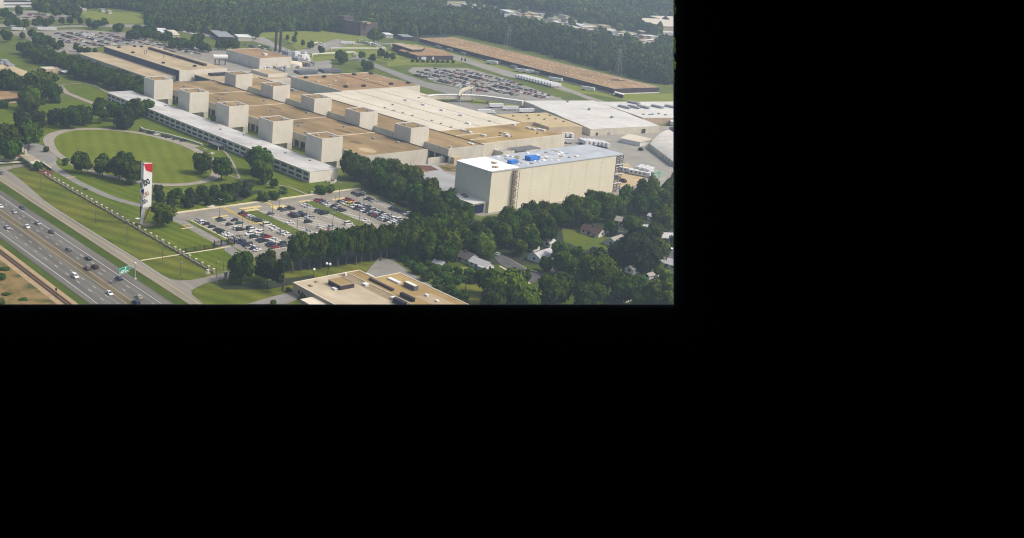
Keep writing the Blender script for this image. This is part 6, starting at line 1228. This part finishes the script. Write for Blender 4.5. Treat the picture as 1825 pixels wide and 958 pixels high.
# single trees of the neighbourhood
for a in ((985, 512, 37, 'oak', 'big round dark oak beside the street corner, left of two at the bottom'), (1050, 528, 33, 'oak', 'big round dark oak at the bottom edge, right of the street-corner one'), (1066, 482, 45, 'oak', 'broadest dark oak of the neighbourhood, above the two round ones'), (1140, 442, 40, 'darkpine', 'wide brownish pine clump below the grey-roofed house'), (1108, 448, 24, 'darkpine', 'smaller brownish pine left of the wide pine clump'), (900, 512, 42, 'light', 'bright green tree filling the bottom beside the dark street'), (935, 535, 30, 'light', 'bright green tree at the bottom edge below the street corner'), (868, 500, 26, 'broad', 'mid green tree beside the grassy plot and white house'), (880, 535, 26, 'broad', 'shaded tree at the bottom edge by the grassy plot'), (861, 435, 26, 'light', 'bright green round tree above the dark-roofed house'), (776, 441, 20, 'light', 'light green tree behind the bright white shed'), (805, 437, 20, 'broad', 'dark tree between the white shed and dark-roofed house'), (1110, 512, 26, 'broad', 'dark tree above the slate-roofed house'), (1180, 525, 34, 'broad', 'shaded tree group in the lower right corner'), (1150, 530, 24, 'light', 'yellow-green tree beside the slate-roofed house'), (1000, 447, 20, 'broad', 'tall leafy tree at the left edge of the open lawn'), (1012, 468, 24, 'broad', 'dark tree between long white house and the broad oak'), (973, 469, 14, 'broad', 'small round tree in front of the long white house'), (1128, 399, 22, 'broad', 'rounded green tree between the two roofs at the wood edge'), (1090, 404, 14, 'broad', 'small dark tree over the parked drive cars'), (1168, 412, 16, 'broad', 'tree between the pale half-hidden roof and the porch house'), (1180, 440, 18, 'light', 'bright tree beside the white van street'), (1186, 385, 26, 'light', 'broad pale green tree at the right edge of the wood'), (1145, 415, 15, 'broad', 'dark bushy tree in front of the pale half-hidden roof'), (1175, 478, 10, 'light', 'small bright tree on the lower right lawn'), (1190, 500, 20, 'broad', 'dark tree beside the white garden shed'), (938, 490, 11, 'broad', 'small dark round tree standing at the street corner'), (925, 438, 16, 'broad', 'tree shading the street opposite the long white house'), (948, 428, 18, 'broad', 'dark tree over the hidden grey gable'), (1028, 452, 15, 'broad', 'low tree behind the grey parked car'), (1070, 455, 14, 'broad', 'tree between the parked grey car and porch house'), (1162, 470, 15, 'broad', 'leafy tree behind the lower right lawn'), (1140, 505, 16, 'broad', 'leafy tree between tiny shed and slate roof'), (842, 498, 10, 'shrub', 'low shrubs at the edge of the grassy plot'), (1060, 450, 10, 'shrub', 'shrub on the open lawn before the porch house'), (1205, 430, 14, 'broad', 'tree at the right edge behind the white van')): T(*a, hr=1.35 if a[3] in ('oak', 'darkpine') else 1.5)
# scrub hedge along the service lane
for p in scatter(gp(2, (716, 456), (760, 452), (790, 465), (800, 480), (850, 486), (850, 496), (800, 500), (820, 520), (835, 540), (820, 536), (770, 500), (735, 478)), 5.2, rng)[:46]: tree(*p, rng.uniform(2.5, 5), rng.uniform(2.8, 4.2), 'shrub', 'green shrub in the overgrown hedge beside the service lane', 'shrubs of the lane hedge', cat='shrub')
# front lawn trees
for a in ((145, 287, 20.1, 'broad', 'round dark tree on the lawn edge beside the gateway bush, leftmost of a row'), (183, 292, 20.1, 'broad', 'dark tree second from the gateway on the oval lawn edge'), (214, 296, 22.4, 'broad', 'dark tree third from the gateway on the oval lawn edge'), (236, 303, 23.6, 'broad', 'large dark tree standing left of the sign tower'), (222, 285, 17.7, 'broad', 'dark tree behind the one left of the sign tower'), (117.5, 288, 8.0, 'shrub', 'clipped round dark bush at the drive mouth by the gateway'), (82, 266, 6.0, 'shrub', 'small conical evergreen at the drive junction'), (361.5, 288, 21.2, 'broad', 'spreading tree on the oval drive, left of the two'), (395, 298, 22.4, 'broad', 'spreading tree on the oval drive, right of the two'), (463, 281, 28.3, 'broad', 'tall dark tree in front of the office range windows'), (470, 303, 23.6, 'broad', 'lower dark tree before the tall one at the office range'), (289, 379, 24.5, 'broad', 'big dark tree standing right beside the sign tower'), (240, 190, 21.2, 'broad', 'broad dark tree covering the office range corner'), (262, 190, 16.5, 'broad', 'dark tree right of the broad one at the office range corner'), (205, 196, 18.9, 'broad', 'dark green tree left of the office range corner'), (222, 208, 21.2, 'darkpine', 'dull brownish pine before the office range corner'), (178, 196, 16.5, 'tall', 'upright tree between the lawn path and office corner'), (150, 202, 20.1, 'broad', 'dark tree near the middle of the group above the oval'), (122, 206, 21.2, 'broad', 'dark tree in the group above the oval drive'), (96, 205, 14.2, 'darkpine', 'small pine at the left end of the group above the oval'), (68, 210, 16.5, 'darkpine', 'dull pine at the top of the left-hand clump'), (42, 212, 18.9, 'darkpine', 'dull pine in the middle of the left-hand clump'), (52, 238, 27.1, 'broad', 'large dark tree in the left-hand clump by the drive'), (14, 244, 28.3, 'broad', 'large dark tree at the left edge above the sunken road'), (22, 266, 21.2, 'broad', 'lower dark tree at the left edge beside the portal'), (74, 148, 29.5, 'broad', 'big dark tree behind the lawn path at the upper left'), (88, 160, 21.2, 'broad', 'dark tree in front of the big one by the lawn path'), (52, 172, 23.6, 'light', 'fresh green tree beside the hip-roofed office'), (54, 185, 16.5, 'broad', 'dark green tree at the hip-roofed office corner'), (12, 142, 26.0, 'broad', 'dark tree between the two left-edge offices'), (98, 139, 9.4, 'pine', 'small dark conifer before the white canopy'), (8, 186, 9.0, 'shrub', 'dark shrub against the hip-roofed office wall'), (68, 295.5, 11.0, 'shrub', 'broad dark evergreen bush on the red bed at the portal'), (75, 180, 8.0, 'shrub', 'dark clipped hedge piece by the lawn statue'), (100, 177, 9.0, 'shrub', 'brown clipped hedge piece on the west lawn'), (30, 75, 10.6, 'broad', 'tree'),): 
    if a[4] != 'tree': T(*a, hr=1.5 if a[3] != 'tall' else 2.2)
for p in scatter(gp(3, (280, 338), (330, 345), (395, 335), (445, 325), (440, 345), (390, 358), (330, 362), (285, 358)), 6.6, rng)[:24]: tree(*p, rng.uniform(5, 8.5), rng.uniform(3.0, 4.6), rng.choice(['darkpine', 'broad', 'darkpine']), 'bushy dark pine in the mulched thicket between sign tower and office range', 'pines of the mulched thicket')
for a in ((470, 350, 14, 'shrub', 'clump of dark shrubs beside the thicket above the car park, left half'), (488, 348, 13, 'shrub', 'clump of dark shrubs beside the thicket above the car park, right half'), (505, 339, 10, 'shrub', 'round dark shrub below the office trees'), (488, 325, 9, 'broad', 'small round tree below the office trees'), (572, 338, 13, 'shrub', 'low green shrubs along the office end lawn, left of the two'), (588, 336, 11, 'shrub', 'low green shrubs along the office end lawn, right of the two'), (3, 492, 9, 'shrub', 'dark bush at the left edge below the railway'), (1, 536, 9, 'shrub', 'green bush in the bottom left corner'), (555, 540, 9, 'shrub', 'shrub at the near building wall by the bottom edge'), (540, 529, 8, 'shrub', 'shrub beside the near building windows'), (487, 540, 7, 'shrub', 'small round bush on the forecourt edge'), (514, 516, 6, 'shrub', 'black-green bush at the near building corner'), (541, 253, 7, 'shrub', 'dark bush between the last two front towers'), (381, 211, 7, 'shrub', 'dark bush between the second and middle front towers'), (305, 180, 8, 'shrub', 'dark bush between the first two front towers')): T(*a, hr=1.2)
# dry bushes of the scrub
for p in scatter(gp(1, (-20, 470), (30, 475), (60, 505), (85, 542), (-20, 560)), 6.5, rng)[:3]: tree(*p, rng.uniform(.5, 1.1), rng.uniform(1.6, 3.4), 'shrub', 'low bush on the dry scrub below the railway', 'bushes on the dry scrub', cat='shrub')
# middle distance trees
MID = [(604, 97, 9), (612, 101, 10), (645, 98, 7), (664, 102, 7), (650, 113, 8), (660, 116, 8), (680, 93, 8), (512, 67, 4.5), (524, 70, 6), (527, 60, 4), (540, 76, 5), (553, 79, 6.5), (573, 88, 7), (667, 62, 14), (675, 65, 9), (240, 60, 11), (258, 60, 9), (268, 62, 8), (205, 50, 5), (212, 51, 6), (303, 68, 7), (308, 76, 8), (322, 78, 8), (334, 79, 8), (345, 76, 7), (356, 79, 8), (366, 83, 7), (352, 66, 8), (396, 76, 8), (415, 78, 10), (186, 38, 7), (168, 44, 7), (110, 37, 6), (90, 36, 6.5), (72, 36, 8), (62, 40, 7), (45, 41, 8), (28, 38, 8), (15, 40, 8), (125, 35, 7), (143, 36, 6), (157, 38, 6), (12, 62, 11), (57, 58, 8), (70, 65, 9), (85, 70, 8), (108, 78, 7), (135, 84, 6), (157, 90, 6), (170, 91, 5), (40, 62, 6), (48, 86, 6), (248, 54, 11), (232, 62, 9), (262, 56, 10), (279, 62, 9), (290, 66, 8), (299, 62, 8), (214, 47, 7), (206, 47, 6), (316, 74, 9), (328, 76, 9), (340, 79, 8), (360, 82, 8), (372, 86, 6), (358, 64, 7), (347, 68, 7), (402, 78, 9), (390, 79, 8), (421, 80, 8), (178, 42, 7), (160, 42, 6), (82, 40, 7), (36, 44, 7), (64, 70, 9), (78, 74, 8), (92, 74, 8), (100, 82, 7), (142, 88, 6), (150, 90, 5), (20, 30, 9), (34, 18, 8), (80, 16, 9), (100, 20, 9), (120, 22, 8), (135, 25, 8), (70, 14, 9), (110, 14, 9), (8, 22, 9), (265, 38, 11), (272, 50, 9), (456, 58, 10), (314, 48, 9), (609, 104, 9), (653, 118, 7), (690, 98, 6), (700, 100, 6), (726, 98, 5)]
for i, (px, py, r) in enumerate(MID): T(px, py, r, 'broad' if r > 5 else 'tall', 'dark tree standing among far car parks and works roads', group='scattered trees of the works grounds', hr=1.7)
for px in range(735, 812, 9): T(px, 108 + (px - 735) * .02, 4.2, 'shrub', 'shrub of the planting along the laboratory front', hr=1.2, group='shrubs before the laboratory')
T(823, 105.5, 2.6, 'pine', 'left of two small conifers at the laboratory corner', 1.8); T(829, 106.5, 2.6, 'pine', 'right of two small conifers at the laboratory corner', 1.8)
# ------------------------------------------------------------------ the far woods: nobody could count them
lib = bpy.data.collections.new('far_crowns')
for k in range(5):
    o = bpy.data.objects.new('far_crown_%d' % k, crown_mesh('far_crown', 900 + k * 7, M['leaf_f'], 'broad', 420, .17, 13)); lib.objects.link(o)
HOLES = [[(880, 40), (890, 20), (950, 18), (1000, 24), (1100, 48), (1172, 64), (1172, 94), (1130, 86), (1090, 76), (1040, 72), (1010, 62), (960, 52)], [(770, 10), (800, -1), (830, 1), (895, 13), (890, 27), (820, 26)], [(1120, 44), (1140, 36), (1210, 30), (1210, 64), (1180, 66), (1150, 54)], [(1172, 66), (1210, 60), (1210, 82), (1180, 78)], [(138, 20), (200, 20), (256, 24), (256, 44), (190, 46), (148, 32)], [(75, 6), (160, 2), (210, 10), (130, 14), (88, 11)], [(-60, -10), (62, -4), (62, 34), (-60, 40)], [(975, 30), (1030, 32), (1030, 38), (980, 40)]]
FOR = [[(-90, -40), (1290, -40), (1290, 158), (1178, 151), (1090, 129), (1000, 105), (905, 81), (828, 64), (810, 61), (750, 64), (735, 66), (676, 62), (600, 57), (560, 56), (510, 55.5), (470, 57), (445, 61), (420, 64), (380, 61), (335, 57), (307, 55), (268, 50), (258, 22), (200, 14), (120, 16), (62, 14), (-60, 22)], [(-60, 22), (60, 12), (145, 18), (150, 28), (120, 24), (60, 18), (-60, 34)]]
pts = []; rg = random.Random(5); d = 900.0
def px_of(x, y, z=0):
    v = Vector((x, y, z)) - CAM; w = v.dot(FW); return 600 + F * v.dot(RT) / w, 271 - F * v.dot(UP) / w
az0 = math.atan2(FW.y, FW.x)
while d < 3300:
    sp = max(8.6, d * .0058); a = -.36
    while a < .36:
        x = CAM.x + d * math.cos(az0 + a) + rg.uniform(-.42, .42) * sp; y = CAM.y + d * math.sin(az0 + a) + rg.uniform(-.42, .42) * sp; q = px_of(x, y); hole = [k for k, P in enumerate(HOLES) if inpoly(q, P)]
        if any(inpoly(q, P) for P in FOR) and (not hole or (hole[0] in (0, 1, 2) and rg.random() < .035)) and inside((x, y, 8), 2.0) and rg.random() > .07: pts.append((x, y, sp))
        a += sp / d
    d += sp
rg.shuffle(pts)
me = bpy.data.meshes.new('forest_points'); me.from_pydata([(x, y, 0) for x, y, s in pts], [], [])
at = me.attributes.new('tree_size', 'FLOAT_VECTOR', 'POINT'); at.data.foreach_set('vector', [v for x, y, s in pts for v in ((lambda r, h: (r, r, h))(s * rg.uniform(.52, .88), rg.uniform(10, 19)))])
fo = bpy.data.objects.new('forest', me); COL.objects.link(fo); tag(fo, 'hazy continuous woods filling the whole top of the view', 'forest', kind='stuff')
ng = bpy.data.node_groups.new('grow_forest', 'GeometryNodeTree'); ng.interface.new_socket('Geometry', in_out='INPUT', socket_type='NodeSocketGeometry'); ng.interface.new_socket('Geometry', in_out='OUTPUT', socket_type='NodeSocketGeometry')
N = ng.nodes; gi = N.new('NodeGroupInput'); go = N.new('NodeGroupOutput'); ip = N.new('GeometryNodeInstanceOnPoints'); ci = N.new('GeometryNodeCollectionInfo'); ci.inputs['Collection'].default_value = lib; ci.inputs['Separate Children'].default_value = True; ci.inputs['Reset Children'].default_value = True
na = N.new('GeometryNodeInputNamedAttribute'); na.data_type = 'FLOAT_VECTOR'; na.inputs['Name'].default_value = 'tree_size'
rv = N.new('FunctionNodeRandomValue'); rv.data_type = 'FLOAT_VECTOR'; rv.inputs[0].default_value = (0, 0, 0); rv.inputs[1].default_value = (0, 0, 6.283)
L = ng.links; L.new(gi.outputs[0], ip.inputs['Points']); L.new(ci.outputs[0], ip.inputs['Instance']); ip.inputs['Pick Instance'].default_value = True; L.new(na.outputs[0], ip.inputs['Scale']); L.new(rv.outputs[0], ip.inputs['Rotation']); L.new(ip.outputs[0], go.inputs[0])
fo.modifiers.new('grow', 'NODES').node_group = ng

# ================================================================== LIMITS OF THE MODELLED PLACE
bpy.context.view_layer.update()
def trim():
    for o in list(COL.objects):
        if o.type != 'MESH' or o.name.startswith('forest') and o.get('kind') == 'stuff': continue
        mw = o.matrix_world; bb = [mw @ Vector(c) for c in o.bound_box]
        ins = True; out = False
        for nrm in (N_R, N_B):
            ds = [(b - CAM).dot(nrm) for b in bb]
            if min(ds) < 0: ins = False
            if max(ds) < 0: out = True
        if ins: continue
        if out: bpy.data.objects.remove(o); continue
        bm = bmesh.new(); bm.from_mesh(o.data); iv = mw.inverted(); dl = False
        for nrm in (N_R, N_B):
            ln = (mw.to_3x3().transposed() @ nrm).normalized(); bmesh.ops.bisect_plane(bm, geom=bm.verts[:] + bm.edges[:] + bm.faces[:], plane_co=iv @ CAM, plane_no=ln, clear_inner=True)
        if not bm.faces: bpy.data.objects.remove(o); bm.free(); continue
        if o.data.users > 1: o.data = o.data.copy()
        mats = [(s.link, s.material) for s in o.material_slots]
        bm.to_mesh(o.data); bm.free()
trim()
for _ in range(2):
    for o in list(COL.objects):
        if o.type == 'EMPTY' and not o.children: bpy.data.objects.remove(o)

# ================================================================== AIR, SKY, SUN
bm = bmesh.new(); bmesh.ops.create_cube(bm, size=1); bmesh.ops.scale(bm, vec=(16000, 16000, 1), verts=bm.verts)
for v in bm.verts: v.co.z = 196.0 if v.co.z > 0 else -1.0
bmesh.ops.translate(bm, vec=(-4000, 2500, 0), verts=bm.verts)
for nrm, off in ((N_R, 0.06), (N_B, 0.06)):
    r = bmesh.ops.bisect_plane(bm, geom=bm.verts[:] + bm.edges[:] + bm.faces[:], plane_co=CAM - nrm * off, plane_no=nrm, clear_inner=True)
    bmesh.ops.holes_fill(bm, edges=[e for e in bm.edges if e.is_boundary])
bmesh.ops.recalc_face_normals(bm, faces=bm.faces[:])
me = bpy.data.meshes.new('haze'); bm.to_mesh(me); bm.free(); hz = bpy.data.objects.new('haze', me); COL.objects.link(hz); tag(hz, 'thin pale blue summer haze over the whole view', 'haze', kind='stuff')
hm = bpy.data.materials.new('haze_air'); hm.use_nodes = True; nt = hm.node_tree; nt.nodes.clear(); mo = nt.nodes.new('ShaderNodeOutputMaterial'); pv = nt.nodes.new('ShaderNodeVolumePrincipled')
pv.inputs['Color'].default_value = (0.64, 0.82, 1.0, 1); pv.inputs['Density'].default_value = 0.00021; pv.inputs['Anisotropy'].default_value = 0.2; nt.links.new(pv.outputs[0], mo.inputs['Volume']); me.materials.append(hm)
SUN_EL, SUN_AZ = math.radians(50), math.radians(47)          # azimuth from +Y towards +X
w = bpy.data.worlds.new('World'); SC.world = w; w.use_nodes = True; nt = w.node_tree; bg = nt.nodes['Background']
sky = nt.nodes.new('ShaderNodeTexSky'); sky.sky_type = 'NISHITA'; sky.sun_disc = False; sky.sun_elevation = SUN_EL; sky.sun_rotation = SUN_AZ; sky.air_density = 1.0; sky.dust_density = 6.0; sky.ozone_density = 1.0
tc = nt.nodes.new('ShaderNodeTexCoord'); sx = nt.nodes.new('ShaderNodeSeparateXYZ'); gt = nt.nodes.new('ShaderNodeMath'); gt.operation = 'GREATER_THAN'; gt.inputs[1].default_value = 0.0
mu = nt.nodes.new('ShaderNodeMath'); mu.operation = 'MULTIPLY'; mu.inputs[1].default_value = 0.15
nt.links.new(tc.outputs['Generated'], sx.inputs[0]); nt.links.new(sx.outputs['Z'], gt.inputs[0]); nt.links.new(gt.outputs[0], mu.inputs[0]); nt.links.new(mu.outputs[0], bg.inputs['Strength']); nt.links.new(sky.outputs[0], bg.inputs['Color'])
sl_ = bpy.data.lights.new('sun', 'SUN'); sl_.energy = 2.0; sl_.angle = math.radians(5); sl_.color = (1.0, 0.95, 0.86); so = bpy.data.objects.new('sun', sl_); COL.objects.link(so)
sd = Vector((math.sin(SUN_AZ) * math.cos(SUN_EL), math.cos(SUN_AZ) * math.cos(SUN_EL), math.sin(SUN_EL))); so.rotation_euler = sd.to_track_quat('Z', 'Y').to_euler(); so.location = (300, 100, 400)
SC.view_settings.view_transform = 'Standard'; SC.view_settings.look = 'None'; SC.view_settings.gamma = 1.0; SC.view_settings.exposure = 0.19; SC.view_settings.use_curve_mapping = False
SC.render.engine = 'CYCLES'; SC.cycles.use_denoising = True; SC.cycles.denoiser = 'OPENIMAGEDENOISE'; SC.cycles.denoising_prefilter = 'NONE'; SC.cycles.filter_width = 1.1; SC.cycles.max_bounces = 5; SC.cycles.diffuse_bounces = 2; SC.cycles.glossy_bounces = 2; SC.cycles.volume_bounces = 0; SC.cycles.use_adaptive_sampling = False
print('trees', NT[0], 'forest', len(pts), 'near cars', ncar, 'far cars', nfar, 'mass', len(mass), 'objects', len(COL.objects))
